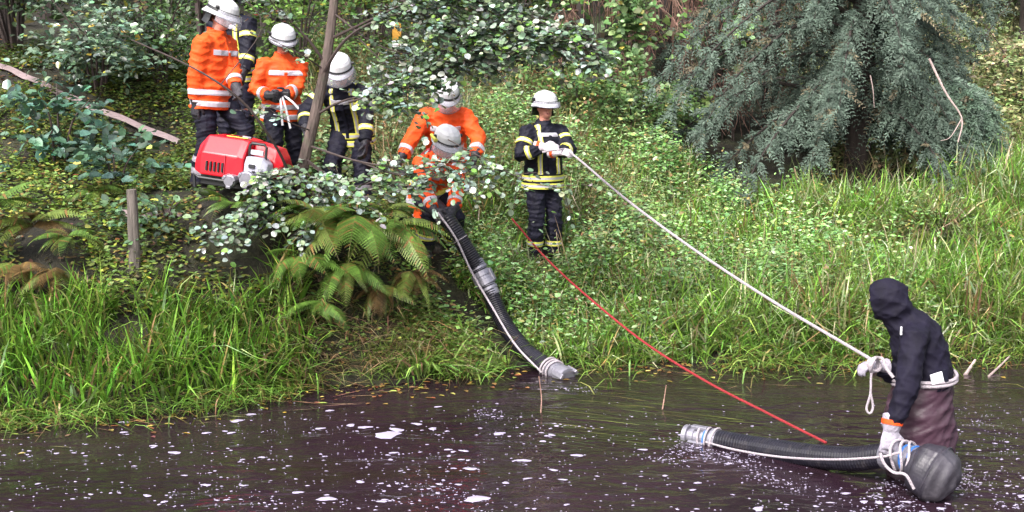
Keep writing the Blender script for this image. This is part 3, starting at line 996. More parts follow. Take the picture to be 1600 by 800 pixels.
# conifer with drooping blue-green sprays
def conifer(px, d, height, label, reach, zmin, nbr, seed, lean=0.0, col=(0.060, 0.086, 0.066), right=1.0):
    random.seed(seed)
    base = G(px, d)
    root = empty('drooping_conifer', base); tag(root, label, 'tree')
    t = MB(); tube_mb(t, [(0, 0, -.3), (lean * .4, 0, height * .5), (lean, 0, height)], .2, .04, n=10)
    t.build('trunk', M['dark_bark'], root)
    lim = MB(); cl = Cloud()
    S, D, Q = [], [], []
    for i in range(nbr):
        fz = ((i + random.random()) / nbr) ** 1.25
        z = zmin + (height - zmin) * fz
        a = i * 2.399 + random.uniform(-.4, .4)
        L = reach * (1.0 - 0.75 * fz) * random.uniform(.7, 1.15)
        if math.sin(a) > .3: L *= .55
        if math.cos(a) > .3: L *= right
        if math.cos(a) < -.5 and right < 1: L *= 1.12
        L *= random.uniform(.8, 1.1)
        u = Vector((math.cos(a), math.sin(a), 0))
        b0 = Vector((lean * fz, 0, z))
        pts = tube_mb(lim, [b0, b0 + u * L * .4 + Vector((0, 0, .10 * L)), b0 + u * L * .8 + Vector((0, 0, -.12 * L)), b0 + u * L + Vector((0, 0, -.34 * L))], .018 * L / 2 + .006, .003, n=5, k=14)
        sd = u.cross(Vector((0, 0, 1)))
        for j, q in enumerate(pts):
            fr = j / (len(pts) - 1)
            if fr < .10: continue
            for r_ in range(2):
                dd = u * random.uniform(.3, 1) + sd * random.uniform(-.9, .9) + Vector((0, 0, random.uniform(-.25, .2)))
                S.append(tuple(q + Vector((random.gauss(0, .03), random.gauss(0, .03), .035)))); D.append(tuple(dd.normalized())); Q.append(random.uniform(.14, .3))
            for side in (-1, 1):
                for r_ in range(3):
                    dd = sd * side * random.uniform(.35, 1.0) + u * random.uniform(.2, .7) + Vector((0, 0, -random.uniform(.35, 1.1)))
                    S.append(tuple(q + Vector((random.gauss(0, .04),) * 3))); D.append(tuple(dd.normalized())); Q.append(random.uniform(.2, .46) * (1.15 - .5 * fr) * (0.8 + .12 * L))
    lim.build('limbs', M['dark_bark'], root)
    S = np.array(S); D = np.array(D); Q = np.array(Q); n = len(S)
    spray_c = np.tile(np.array(col), (n, 1)) * np.exp(RNG.normal(0, .22, n))[:, None]
    br = RNG.random(n) < .05
    spray_c[br] = np.array([.095, .08, .05]) * np.exp(RNG.normal(0, .3, br.sum()))[:, None]
    for k in range(9):
        f = (k + .5) / 9
        pos = S + D * (Q * f)[:, None]; pos[:, 2] -= .35 * Q * f * f
        for sgn in (-1, 1):
            sd = unit(np.cross(D, np.array([0, -1.0, .6])) + RNG.normal(0, .25, (n, 3)))
            ax = unit(sd * sgn * .8 + D * .7 + np.array([0, 0, -.25]) + RNG.normal(0, .15, (n, 3)))
            ln = (.072 * (1 - .45 * f)) * RNG.uniform(.7, 1.3, n)
            nr = np.stack([RNG.normal(0, .35, n), np.full(n, -.7), np.full(n, .7)], -1)
            c = spray_c * np.exp(RNG.normal(0, .2, n))[:, None]
            cl.add(leaf_arrays(pos, nr, ax, ln, ln * .34, c, 'diamond'))
    cl.build('crown', M['needle'], root)
    random.seed(seed + 1)
    return root


con = conifer(1335, 17.4, 6.6, 'large conifer with drooping blue-green sprays above the meadow', 3.15, .55, 125, 5, right=.66)
conifer(1496, 16.4, 1.35, 'small drooping conifer at the right of the large one', .62, .45, 26, 8, col=(0.07, .11, .075))
conifer(1590, 21.5, 7.5, 'conifer with drooping branches in the upper right corner', 2.0, 2.6, 30, 9)
# bleached broken branch hanging at the conifer's right side
bb = MB()
o0 = con.location
tube_mb(bb, [P(1452, 92, 15.6) - o0, P(1478, 145, 15.4) - o0, P(1503, 185, 15.3) - o0, P(1497, 222, 15.25) - o0], .016, .008, n=6)
tube_mb(bb, [P(1503, 185, 15.3) - o0, P(1485, 214, 15.25) - o0, P(1470, 220, 15.25) - o0], .008, .004, n=5)
tag(bb.build('bare_branch', M['bare_wood'], con), 'bleached bare branch hanging down')
bb = MB()
tube_mb(bb, [P(1360, 118, 16.4) - o0, P(1364, 140, 16.3) - o0, P(1366, 168, 16.3) - o0], .009, .005, n=5)
bb.build('bare_branch', M['bare_wood'], con)

# woodland on the hill behind, out to above the frame
wc = Cloud()
n = 30000
x = RNG.uniform(-21, 21, n); y = 20.5 + RNG.beta(1.2, 2.0, n) * 13
z = ground_z(x, y) + RNG.beta(1.1, 1.8, n) * 9.5
p = np.stack([x, y, z], -1)
keep = noise2(x * 1.0, z * 1.3 + y * .5, 1.0, 44) > -0.75
keep &= ~((x > 5.0) & (z < 4.5))
p = p[keep]; n = len(p)
sh = RNG.uniform(.16, .42, n) * (0.7 + 0.05 * (p[:, 1] - 20))
wc.add(leaf_arrays(p, np.stack([RNG.normal(0, .4, n), RNG.normal(-.5, .4, n), np.ones(n)], -1), rnd_dirs(n), sh, sh * .7, tints(n, (0.04, 0.07, 0.024), [(0.07, .1, .03), (0.10, .07, .03)], .2, .35), 'diamond'))
wood = wc.build('woodland', M['leaf'])
tag(wood, 'dark leafy woodland closing off the hillside behind', 'woodland', kind='stuff')
for i, px in enumerate((-150, 90, 240, 430, 640, 760, 1010, 1290, 1720)):
    d = 21 + 2.2 * ((i * 37) % 5) / 4
    b = G(px, d)
    t = MB(); tube_mb(t, [(0, 0, -.3), (random.uniform(-.2, .2), 0, 6), (random.uniform(-.4, .4), 0, 13)], .17, .08, n=9)
    o = t.build('tree_trunk', M['dark_bark']); o.location = b
    tag(o, 'dark trunk standing in the woodland at the top of the slope', 'tree', 'woodland trunks')


# ------------------------------------------------------------------ ferns
def frond_mesh(name, L, npin, col, arch):
    """one fern frond along +X arching down; toothed pinnae on both sides"""
    V, F, C = [], [], []
    def ctr(t): return np.array([L * (t - .18 * arch * t * t), 0, L * (.42 * t - (.30 + .75 * arch) * t * t)])
    def quad(a, b, c, d, cc):
        o = len(V); V.extend([a, b, c, d]); F.append((o, o + 1, o + 2, o + 3)); C.extend([cc] * 4)
    base = np.array(col)
    for i in range(10):                                   # rachis
        a, b = ctr(i / 10), ctr((i + 1) / 10)
        w = np.array([0, .006 * (1 - i / 11), 0])
        quad(a - w, a + w, b + w, b - w, np.array([.16, .13, .05]))
    for i in range(npin):
        t = .12 + .87 * i / npin
        c = ctr(t); tg = unit(ctr(min(1, t + .02)) - ctr(t - .02))
        ln = L * .185 * (math.sin(math.pi * min(1, (t + .06)) ** .8) ** .75 + .05)
        for s in (-1, 1):
            ax = unit(np.array([.38, s * 1.0, 0]) * 1.0 + tg * .25 + np.array([0, 0, -.22]))
            nrm = unit(np.cross(ax, tg) * s)
            wd = unit(np.cross(ax, np.array([0, 0, 1.0])))
            cc = base * math.exp(random.gauss(0, .18))
            if random.random() < .07: cc = np.array([.22, .13, .04])
            nt_ = 6
            for k in range(nt_):                          # lobes
                f = k / nt_
                m0 = c + ax * ln * f; m0[2] -= .22 * ln * f * f
                f1 = (k + 1) / nt_
                m1 = c + ax * ln * f1; m1[2] -= .22 * ln * f1 * f1
                lw = ln * .12 * (1 - f * .8)
                for e in (-1, 1):
                    tip = m0 + (m1 - m0) * 1.05 + wd * e * lw - np.array([0, 0, lw * .25])
                    quad(m0, m0 + wd * e * lw * .85 + (m1 - m0) * .3, tip, m1, cc)
    me = np_mesh(name, np.array(V), np.array(F))
    set_col(me, np.array(C))
    me.materials.append(M['leaf'])
    return me


random.seed(21)
FR_GREEN = [frond_mesh('frond', 1.0, 22, (0.095, .18, .030), a) for a in (.25, .5, .8)]
FR_OLIVE = [frond_mesh('frond', 1.0, 22, (0.13, .18, .036), a) for a in (.3, .6, .9)]
FR_BROWN = [frond_mesh('frond', 1.0, 22, (0.13, .08, .03), a) for a in (.5, .9)]


def fern(pos, n, size, label, sets, az0=0, az1=360, pitch=(0, 35)):
    root = empty('fern', pos); tag(root, label, 'fern')
    n = int(n * 1.5)
    for i in range(n):
        me = random.choice(random.choice(sets))
        o = bpy.data.objects.new('frond', me); link(o, root)
        az = R(az0 + (az1 - az0) * (i + random.uniform(.1, .9)) / n)
        s = size * random.uniform(.55, 1.1)
        o.scale = (s, s * random.uniform(.85, 1.1), s)
        o.rotation_euler = (R(random.uniform(-25, 25)), -R(random.uniform(*pitch)), az)
    return root


def fp(px, py, d): return P(px, py, d)
FRONT = dict(az0=190, az1=350)
fern(fp(500, 338, 11.25), 12, .72, 'fern arching over the bank below the tree trunk', [FR_GREEN, FR_OLIVE], 180, 350, (-25, 25))
fern(fp(560, 340, 11.2), 13, .85, 'largest fern with long fronds hanging over the dark bank', [FR_OLIVE, FR_GREEN], 185, 355, (-35, 15))
fern(fp(615, 350, 11.3), 12, .78, 'olive fern hanging left of the crouching firefighter', [FR_OLIVE, FR_GREEN], 190, 360, (-35, 15))
fern(fp(545, 410, 11.05), 9, .6, 'lower fern half in shade under the largest fern', [FR_GREEN, FR_OLIVE], 190, 350, (-45, 5))
fern(fp(640, 425, 11.3), 8, .5, 'small fern at the foot of the hose bank', [FR_OLIVE, FR_BROWN], 190, 350, (-40, 5))
fern(fp(470, 400, 11.0), 8, .55, 'fern left of the dark hollow in the bank', [FR_GREEN], 190, 350, (-30, 15))
fern(fp(365, 322, 11.3), 8, .5, 'small bright fern in front of the red pump', [FR_GREEN], 150, 390, (0, 30))
fern(fp(600, 330, 12.0), 8, .6, 'fern beside the legs of the crouching firefighter', [FR_GREEN, FR_OLIVE], 150, 390, (-5, 30))
fern(fp(55, 350, 11.3), 10, .72, 'russet fern above the grass at the left edge', [FR_OLIVE, FR_BROWN], 170, 370, (-10, 30))
fern(fp(-20, 330, 11.2), 9, .75, 'green fern cut off by the left edge', [FR_GREEN, FR_OLIVE], 170, 370, (-10, 30))
fern(fp(105, 372, 11.0), 8, .55, 'olive fern left of the wooden post', [FR_OLIVE, FR_GREEN], 170, 370, (-15, 25))
fern(fp(150, 300, 12.0), 8, .5, 'green fern up the slope between saplings', [FR_GREEN, FR_OLIVE], 170, 370, (-10, 30))
fern(fp(90, 425, 10.75), 8, .5, 'rust-brown fern drooping into the grass left of the post', [FR_BROWN, FR_OLIVE], 190, 350, (-40, 10))
fern(fp(595, 445, 11.2), 7, .45, 'fading fern hanging in the dark bank hollow', [FR_BROWN, FR_OLIVE], 190, 350, (-60, -10))
fern(fp(500, 470, 10.95), 8, .45, 'shaded green fern low above the waterline', [FR_GREEN], 190, 350, (-40, 0))
fern(fp(30, 415, 10.9), 8, .55, 'withered brown fern low at the left edge', [FR_BROWN, FR_OLIVE], 190, 350, (-40, 10))

# sedge tussocks on the right shore
def tussock(px, py, h, n, label, base, alt, p_alt, spread=.12, droop=(1.5, 1.5)):
    pos = GR(px, py)
    root_cl = Cloud()
    a = RNG.uniform(0, 2 * np.pi, n)
    r_ = np.abs(RNG.normal(0, spread, n))
    p = np.stack([np.cos(a) * r_, np.sin(a) * r_, np.full(n, -.02)], -1)
    lean = np.stack([np.cos(a) + RNG.normal(0, .25, n), np.sin(a) * .8 - .2 + RNG.normal(0, .25, n)], -1)
    root_cl.add(blade_arrays(p, lean, RNG.uniform(.55, 1.15, n) * h, RNG.uniform(.014, .030, n), RNG.beta(*droop, n), tints(n, base, alt, p_alt, .3)))
    o = root_cl.build('sedge_tussock', M['grass'])
    o.location = pos
    tag(o, label, 'sedge')

SG = (0.15, .24, .05); SA = [(0.34, .37, .2), (0.36, .29, .15), (0.25, .16, .09)]
tussock(1290, 520, .8, 420, 'big arching sedge tussock left of the hooded man on the shore', SG, SA, .35, .2)
tussock(1235, 535, .55, 220, 'low sedge tussock where the white rope crosses the shore', SG, SA, .4, .16)
tussock(1360, 500, .7, 300, 'sedge tussock directly behind the black hood', SG, SA, .35, .18)
tussock(1500, 505, .65, 280, 'pale sedge tussock right of the hooded man', SG, SA, .5, .2)
tussock(1575, 500, .65, 240, 'sedge tussock on the shore at the right edge', SG, SA, .3, .18)
tussock(1472, 378, .75, 260, 'dark withered sedge tussock under the small conifer', (0.06, .075, .03), [(0.16, .085, .05), (0.2, .13, .08), (0.08, .10, .04)], .5, .12, (3, 1.2))
tussock(655, 575, .35, 260, 'fresh low grass tuft on the shore left of the black hose', (0.17, .29, .06), SA, .1, .14, (2.5, 1.5))
tussock(735, 585, .3, 160, 'small grass tuft beside the hose at the waterline', (0.17, .28, .06), SA, .15, .10, (2, 1.5))
tussock(1075, 520, .5, 180, 'loose grass tuft under the red rope', SG, SA, .2, .14)

# ------------------------------------------------------------------ alder sapling in front of the men
random.seed(33)
A0 = G(468, 11.7)
alder = empty('alder_tree', A0); tag(alder, 'slender alder tree with round shining leaves in front of the firefighters', 'tree')
def ap(l): return [P(*q) - A0 for q in l]
tr = MB()
tube_mb(tr, [Vector((0, 0, -.15))] + ap([(472, 268, 11.65), (490, 190, 11.6), (508, 105, 11.6), (520, 20, 11.6), (527, -60, 11.6), (540, -260, 11.6)]), .060, .028, n=10, k=40)
tr.build('trunk', M['bark'], alder)
BR_LIST = [  # pixel polyline with depth, radius, leaf twigs, leaf spread
    ([(509, 100, 11.6), (480, 60, 11.5), (430, 10, 11.4), (400, -30, 11.3)], .016, 12),
    ([(500, 122, 11.6), (540, 62, 11.4), (600, 28, 11.2), (700, 8, 11.0), (790, -8, 10.9)], .018, 46),
    ([(518, 60, 11.6), (570, 35, 11.3), (640, 0, 11.1), (700, -40, 11)], .014, 40),
    ([(524, 0, 11.6), (600, -20, 11.3), (720, -5, 11.0), (830, 30, 10.9), (900, 55, 10.8), (922, 90, 10.8)], .016, 130),
    ([(600, -20, 11.3), (690, 40, 11.0), (780, 60, 10.9), (860, 60, 10.8), (910, 100, 10.8)], .012, 120),
    ([(545, 160, 11.5), (640, 130, 11.2), (700, 95, 11.0), (760, 80, 10.9), (850, 70, 10.8)], .012, 90),
    ([(493, 180, 11.6), (530, 160, 11.45), (580, 146, 11.3), (640, 130, 11.1), (690, 108, 11)], .014, 66),
    ([(520, 20, 11.6), (590, 70, 11.3), (660, 85, 11.1), (730, 72, 11.0), (800, 78, 10.9)], .010, 52),
    ([(560, 150, 11.4), (600, 155, 11.2), (640, 160, 11.1)], .008, 26),
    ([(484, 228, 11.6), (560, 252, 11.3), (640, 262, 11.1), (720, 252, 11.0), (775, 262, 10.9)], .012, 40),
    ([(560, 252, 11.3), (620, 272, 11.15), (690, 268, 11.0), (750, 285, 10.9)], .009, 34),
    ([(480, 250, 11.6), (540, 290, 11.3), (600, 282, 11.1), (660, 295, 11.0)], .010, 26),
    ([(478, 262, 11.6), (450, 285, 11.3), (420, 300, 11.1), (390, 330, 11.0), (365, 360, 10.9)], .010, 42),
    ([(480, 270, 11.6), (500, 300, 11.3), (490, 330, 11.1), (480, 360, 11.0)], .010, 36),
    ([(482, 262, 11.6), (440, 268, 11.25), (405, 285, 11.1), (380, 310, 11.0)], .010, 28),
    ([(482, 255, 11.6), (530, 290, 11.3), (560, 315, 11.1), (590, 330, 11.0)], .009, 34),
    ([(470, 300, 11.6), (430, 330, 11.2), (395, 350, 11.0), (330, 365, 10.9)], .008, 36),
    ([(488, 205, 11.6), (450, 190, 11.3), (420, 170, 11.2)], .007, 5),
    ([(520, 30, 11.6), (450, 70, 11.2), (380, 110, 11.0), (330, 140, 10.9), (255, 60, 10.8)], .0001, 0),
    ([(700, 218, 11.0), (760, 250, 10.9), (830, 285, 10.85), (900, 290, 10.8)], .006, 12),
    ([(508, 110, 11.6), (470, 85, 11.4), (420, 60, 11.3)], .008, 4),
    ([(640, 20, 11.2), (720, 45, 11.0), (800, 40, 10.9), (880, 60, 10.8)], .007, 70),
    ([(560, 60, 11.4), (620, 110, 11.2), (690, 95, 11.1), (770, 105, 11)], .007, 60),
]
lb = MB(); cl = Cloud()
for pl, rad, nt_ in BR_LIST:
    if nt_ == 0 and rad < .001: continue
    pts = tube_mb(lb, ap(pl), rad, .003, n=6, k=22)
    if nt_ == 0: continue
    st = np.array([tuple(pts[random.randint(3 if pl[0][0] > 540 or pl[-1][1] > 290 else 9, len(pts) - 1)]) for _ in range(nt_)]) + RNG.normal(0, .03, (nt_, 3))
    dv = RNG.normal(0, 1, (nt_, 3)) * (1, .8, .45) + np.array(tuple((pts[-1] - pts[0]).normalized())) * .7 + np.array([0, -.2, -.1])
    tl = RNG.uniform(.14, .34, nt_)
    for a_, d_, l_ in zip(st, unit(dv), tl):
        a_ = Vector(a_); d_ = Vector(d_) * float(l_)
        lb.loft([a_, a_ + d_ * .5 + Vector((0, 0, -.01)), a_ + d_ + Vector((0, 0, -.04))], [.0035, .003, .0015], n=4)
    leafy_twigs(cl, st, dv, tl, 7, .058, (0.12, .18, .105), [(0.30, .36, .31), (0.30, .36, .31), (0.24, .30, .25), (0.16, .28, .06)], .5, 'round', .88, up=.9, toward=.45, droop=.15, var=.25)  # pale alternates: leaf undersides, with the sky's highlights put into the colour
lb.build('branches', M['twig'], alder)
cl.build('leaves', M['leaf_gloss'], alder)

# thin dark bare branch slanting across the left men
sb = MB()
pts = [P(*q) for q in [(205, 62, 10.9), (290, 100, 10.9), (345, 132, 10.9), (385, 165, 11.0), (412, 200, 11.1), (440, 245, 11.3), (462, 300, 11.6)]]
O = G(462, 11.62)
tube_mb(sb, [q - O for q in pts], .006, .017, n=6, k=30)
tube_mb(sb, [P(345, 132, 10.9) - O, P(410, 40, 10.9) - O, P(360, -20, 10.9) - O], .005, .004, n=5, k=10)
o = sb.build('bare_branch_stem', M['twig']); o.location = O
tag(o, 'thin dark bare stem slanting in front of the left firefighters', 'branch')

# ------------------------------------------------------------------ wooden post
pb = MB()
b = P(211, 446, 10.85); t = P(206, 296, 10.8)
pz = Vector((b.x, b.y, gz(b.x, b.y) - .2))
rad = [.052, .050, .052, .049, .050, .047, .044]
k = 7
pb.loft([pz + (t - pz) * (i / (k - 1)) + Vector((random.gauss(0, .003), 0, 0)) for i in range(k)], rad, [r_ * .9 for r_ in rad], n=11, cap=.12)
o = pb.build('wooden_post', M['post'])
tag(o, 'weathered grey wooden post standing in the grass on the left bank', 'post')

# ------------------------------------------------------------------ pale flat hose lying down the slope
def flat_hose(pts, width, label, name='flat_fire_hose'):
    pts, L = spline(pts, max(10, int(len(pts) * 10)))
    V, F = [], []
    for i, q in enumerate(pts):
        tg = (pts[min(i + 1, len(pts) - 1)] - pts[max(i - 1, 0)]).normalized()
        sd = tg.cross(Vector((0, -.55, .83))).normalized() * (width / 2) * (1 + .06 * math.sin(i * .9))
        up = Vector((0, -.3, .95)) * .016
        wob = Vector((0, 0, .008 * math.sin(i * .7)))
        V += [q + wob - sd, q + wob - sd * .6 + up, q + wob + sd * .6 + up, q + wob + sd, q + wob - up]
    n = len(pts)
    for i in range(n - 1):
        for j in range(5):
            a, b_ = i * 5 + j, i * 5 + (j + 1) % 5
            F.append((a, b_, b_ + 5, a + 5))
    F += [(4, 3, 2, 1, 0), tuple((n - 1) * 5 + j for j in range(5))]
    mb = MB(); mb.add(V, F)
    o = mb.build(name, M['flat_hose'])
    return tag(o, label, 'hose')

def on_g(px, py, lift=.07):
    q = GR(px, py); return Vector((q.x, q.y, gz(q.x, q.y) + lift))
flat_hose([on_g(-30, 104, .08), on_g(40, 131, .08), on_g(120, 168, .08), on_g(205, 203, .08), on_g(280, 234, .08)], .09, 'long pale pink flat fire hose lying down the left slope')
flat_hose([P(285, 338, 11.5), P(255, 330, 11.45), P(222, 340, 11.4), P(190, 330, 11.5)], .06, 'short pale hose loop in the plants right of the wooden post')
flat_hose([G(520, 13.1) + Vector((0, 0, .1)), G(560, 13.05) + Vector((0, 0, .10)), G(590, 13.2) + Vector((0, 0, .10)), G(625, 13.5) + Vector((0, 0, .10))], .14, 'pale hose piece by the boots of the bending navy firefighter')

# ------------------------------------------------------------------ small yellow marker on the hill
mk = empty('marker_post', G(624, 18.2)); tag(mk, 'small yellow marker with white foot among bushes on the hill', 'marker')
zt = P(624, 36, 18.2).z - mk.location.z
a_ = MB(); a_.box((0, 0, zt - .12), (.13, .05, .26)); a_.build('head', M['sign_yellow'], mk, smooth=False, bevel=.01)
a_ = MB(); a_.box((0, 0, zt - .30), (.125, .048, .10)); a_.build('plate', M['white_cloth'], mk, smooth=False, bevel=.008)
a_ = MB(); a_.loft([(0, 0, -.2), (0, 0, zt - .36)], .025, n=8); a_.build('pole', M['dark_bark'], mk)

# ------------------------------------------------------------------ loose sticks at the right waterline
def stick(pl, r_, label, mat='bare_wood'):
    mb = MB(); tube_mb(mb, pl, r_, r_ * .6, n=6, k=8)
    tag(mb.build('stick', M[mat]), label, 'stick')
stick([PW(1508, 586, .0), P(1516, 574, 11.2), P(1524, 562, 11.25)], .018, 'short pale stick poking from the water right of the hooded man')
stick([PW(1545, 588, .0), P(1562, 572, 11.3), P(1578, 556, 11.4)], .012, 'longer slanting stick poking from the water near the right edge')
stick([GR(1234, 295) - Vector((0, 0, .05)), P(1241, 262, 15.9), P(1246, 290, 15.8)], .012, 'bent dry brown stem in front of the dark conifer hollow', 'dead_twig')
stick([PW(1035, 640), P(1038, 622, 9.95), P(1041, 602, 9.95)], .006, 'thin brown reed stem standing in the water beside the red rope', 'dead_twig')
stick([PW(845, 645), P(846, 620, 9.9), P(842, 588, 9.9)], .006, 'thin reddish reed stem standing in the water below the hose end', 'dead_twig')

# ------------------------------------------------------------------ people
def strip(bvh, rows, width_dirs, width, name, mats, parent, lift=.005, limit=.40, closed=False, three=False):
    """tape that hugs a garment: rows = (origin inside the body, outward direction)"""
    cols_ = [-.5, -.5, -.2, .2, .5, .5]
    V, ok = [], []
    for i, (o, d) in enumerate(rows):
        wd = width_dirs[i] if isinstance(width_dirs, list) else width_dirs
        ring, good = [], True
        for k, c in enumerate(cols_):
            og = Vector(o) + wd * (c * width)
            hit, nrm, _, dist = bvh.ray_cast(og, d, limit)
            if hit is None:
                good = False; break
            ring.append([og, d, dist])
        if good: V.append(ring); ok.append(i)
    if len(V) < 3: return None
    runs, cur = [], [0]
    for i in range(1, len(ok)):
        if ok[i] - ok[i - 1] > 2: runs.append(cur); cur = []
        cur.append(i)
    runs.append(cur)
    if len(runs) > 1:
        best = max(runs, key=len); V = [V[i] for i in best]; ok = [ok[i] for i in best]
        if len(V) < 3: return None
    full = closed and len(V) == len(rows)
    m_ = len(V)
    D_ = [[V[i][k][2] for k in range(6)] for i in range(m_)]
    for _ in range(3):
        D_ = [[max(D_[i][k], (D_[(i - 1) % m_][k] + D_[i][k] * 2 + D_[(i + 1) % m_][k]) / 4) for k in range(6)] if (full or 0 < i < m_ - 1) else D_[i] for i in range(m_)]
    V = [[V[i][k][0] + V[i][k][1] * ((max(D_[i][max(1, k - 1):min(5, k + 2)]) if 0 < k < 5 else D_[i][k]) + (lift if 0 < k < 5 else -.008)) for k in range(6)] for i in range(m_)]
    mb = MB(); vs = [q for r_ in V for q in r_]; F, mi = [], []
    n = len(V)
    for i in range(n if closed and n == len(rows) else n - 1):
        if i < n - 1 and ok[i + 1] - ok[i] > 2: continue
        A, B = i * 6, ((i + 1) % n) * 6
        for k in range(5):
            F.append((A + k, A + k + 1, B + k + 1, B + k)); mi.append(1 if (three and k == 2) else 0)
    mb.add(vs, F); mb.m = mi
    return mb.build(name, mats, parent)


def perp(ax):
    a = Vector((1, 0, 0)) if abs(ax.x) < .7 else Vector((0, 1, 0))
    a = (a - ax * a.dot(ax)).normalized()
    return a, ax.cross(a)


def ring_band(bvh, c, ax, width, mats, parent, three=False, limit=.3, name='reflective_band', n=28, a0=None, ref=None):
    ax = ax.normalized()
    if ref is not None:
        u = (ref - ax * ref.dot(ax)).normalized(); v = ax.cross(u)
    else: u, v = perp(ax)
    if a0 is None:
        rows = [(c, (u * math.cos(2 * math.pi * i / n) + v * math.sin(2 * math.pi * i / n))) for i in range(n)]
        return strip(bvh, rows, ax, width, name, mats, parent, limit=limit, closed=True, three=three)
    rows = [(c, (u * math.cos(a0[0] + (a0[1] - a0[0]) * i / n) + v * math.sin(a0[0] + (a0[1] - a0[0]) * i / n))) for i in range(n + 1)]
    return strip(bvh, rows, ax, width, name, mats, parent, limit=limit, three=three)


def ik(a, c, l1, l2, pole):
    d = c - a; L = d.length
    mx = (l1 + l2) * .995
    if L > mx: c = a + d.normalized() * mx; d = c - a; L = mx
    if L < abs(l1 - l2) + .04: L = abs(l1 - l2) + .04; c = a + d.normalized() * L; d = c - a
    x = (l1 * l1 - l2 * l2 + L * L) / (2 * L)
    h = math.sqrt(max(0, l1 * l1 - x * x))
    dn = d.normalized(); pp = pole - dn * pole.dot(dn)
    pp = pp.normalized() if pp.length > 1e-5 else dn.orthogonal().normalized()
    return a + dn * x + pp * h, c


def wrinkle(me, amp, seed, zf=1.0, mask=None):
    n = len(me.vertices)
    co = np.empty(n * 3, np.float32); me.vertices.foreach_get('co', co); co = co.reshape(-1, 3)
    no = np.empty(n * 3, np.float32); me.vertices.foreach_get('normal', no); no = no.reshape(-1, 3)
    r = np.random.default_rng(seed)
    q = co + .03 * np.sin(co[:, [1, 2, 0]] * 11 + r.uniform(0, 6, 3))
    d = np.zeros(n)
    for k in range(7):
        kv = r.normal(0, 1, 3) * np.array([14, 14, 26 * zf]); ph = r.uniform(0, 6.28)
        s = np.sin(q @ kv + ph)
        d += (1 - np.abs(s)) ** 2 - .35
    if mask is not None: d = d * mask(co)
    co = co + no * (amp * d / 2.2)[:, None]
    me.vertices.foreach_set('co', co.astype(np.float32).ravel())
    me.update()


def make_hand(person, wrist, fdir, palm_n, thumb, mat, curl=1.0, cuff=None, name='glove', scale=1.0, cuff_len=.09):
    """glove: palm, four curled fingers of unequal length, thumb leaving the side of the palm"""
    f = fdir.normalized()
    pn = (palm_n - f * palm_n.dot(f)).normalized()      # points out of the palm
    sd = f.cross(pn).normalized() * thumb               # towards the thumb
    s = scale
    mb = MB()
    mb.loft([wrist - f * cuff_len, wrist - f * .03, wrist + f * .005], [.052 * s, .046 * s, .038 * s], [.046 * s, .040 * s, .030 * s], side=sd, n=12)
    mb.loft([wrist - f * .01, wrist + f * .04 * s, wrist + f * .088 * s], [.034 * s, .044 * s, .044 * s], [.026 * s, .024 * s, .020 * s], side=sd, n=12)
    for k, (off, ln) in enumerate(((.033, .072), (.011, .082), (-.011, .076), (-.033, .060))):
        b0 = wrist + f * .080 * s + sd * off * s
        a1, a2, a3 = curl * R(30), curl * R(78), curl * R(118)
        p1 = b0 + (f * math.cos(a1) + pn * math.sin(a1)) * ln * .42 * s
        p2 = p1 + (f * math.cos(a2) + pn * math.sin(a2)) * ln * .34 * s
        p3 = p2 + (f * math.cos(a3) + pn * math.sin(a3)) * ln * .28 * s
        mb.loft([b0 - f * .02, b0, p1, p2, p3], [.0115 * s, .0115 * s, .0108 * s, .0100 * s, .0085 * s], n=8)
    t0 = wrist + f * .018 * s + sd * .030 * s
    t1 = t0 + (sd * .75 + f * .55 + pn * .35).normalized() * .036 * s
    t2 = t1 + (sd * .10 + f * .75 + pn * .65 * curl).normalized() * .032 * s
    t3 = t2 + (f * .6 - sd * .25 + pn * .8 * curl).normalized() * .024 * s
    mb.loft([t0 - sd * .012, t0, t1, t2, t3], [.016 * s, .015 * s, .0135 * s, .0125 * s, .0095 * s], n=8)
    me = mb.remesh(.0068 * s, 2)
    o = mesh_obj(name, me, M[mat], person)
    if cuff:
        bv = BVHTree.FromPolygons([v.co.copy() for v in me.vertices], [tuple(p.vertices) for p in me.polygons])
        ring_band(bv, wrist - f * cuff_len * .55, f, .032, M[cuff], o, limit=.1, name='cuff_band', n=18)
    return o


def bvh_of(me):
    return BVHTree.FromPolygons([v.co.copy() for v in me.vertices], [tuple(p.vertices) for p in me.polygons])


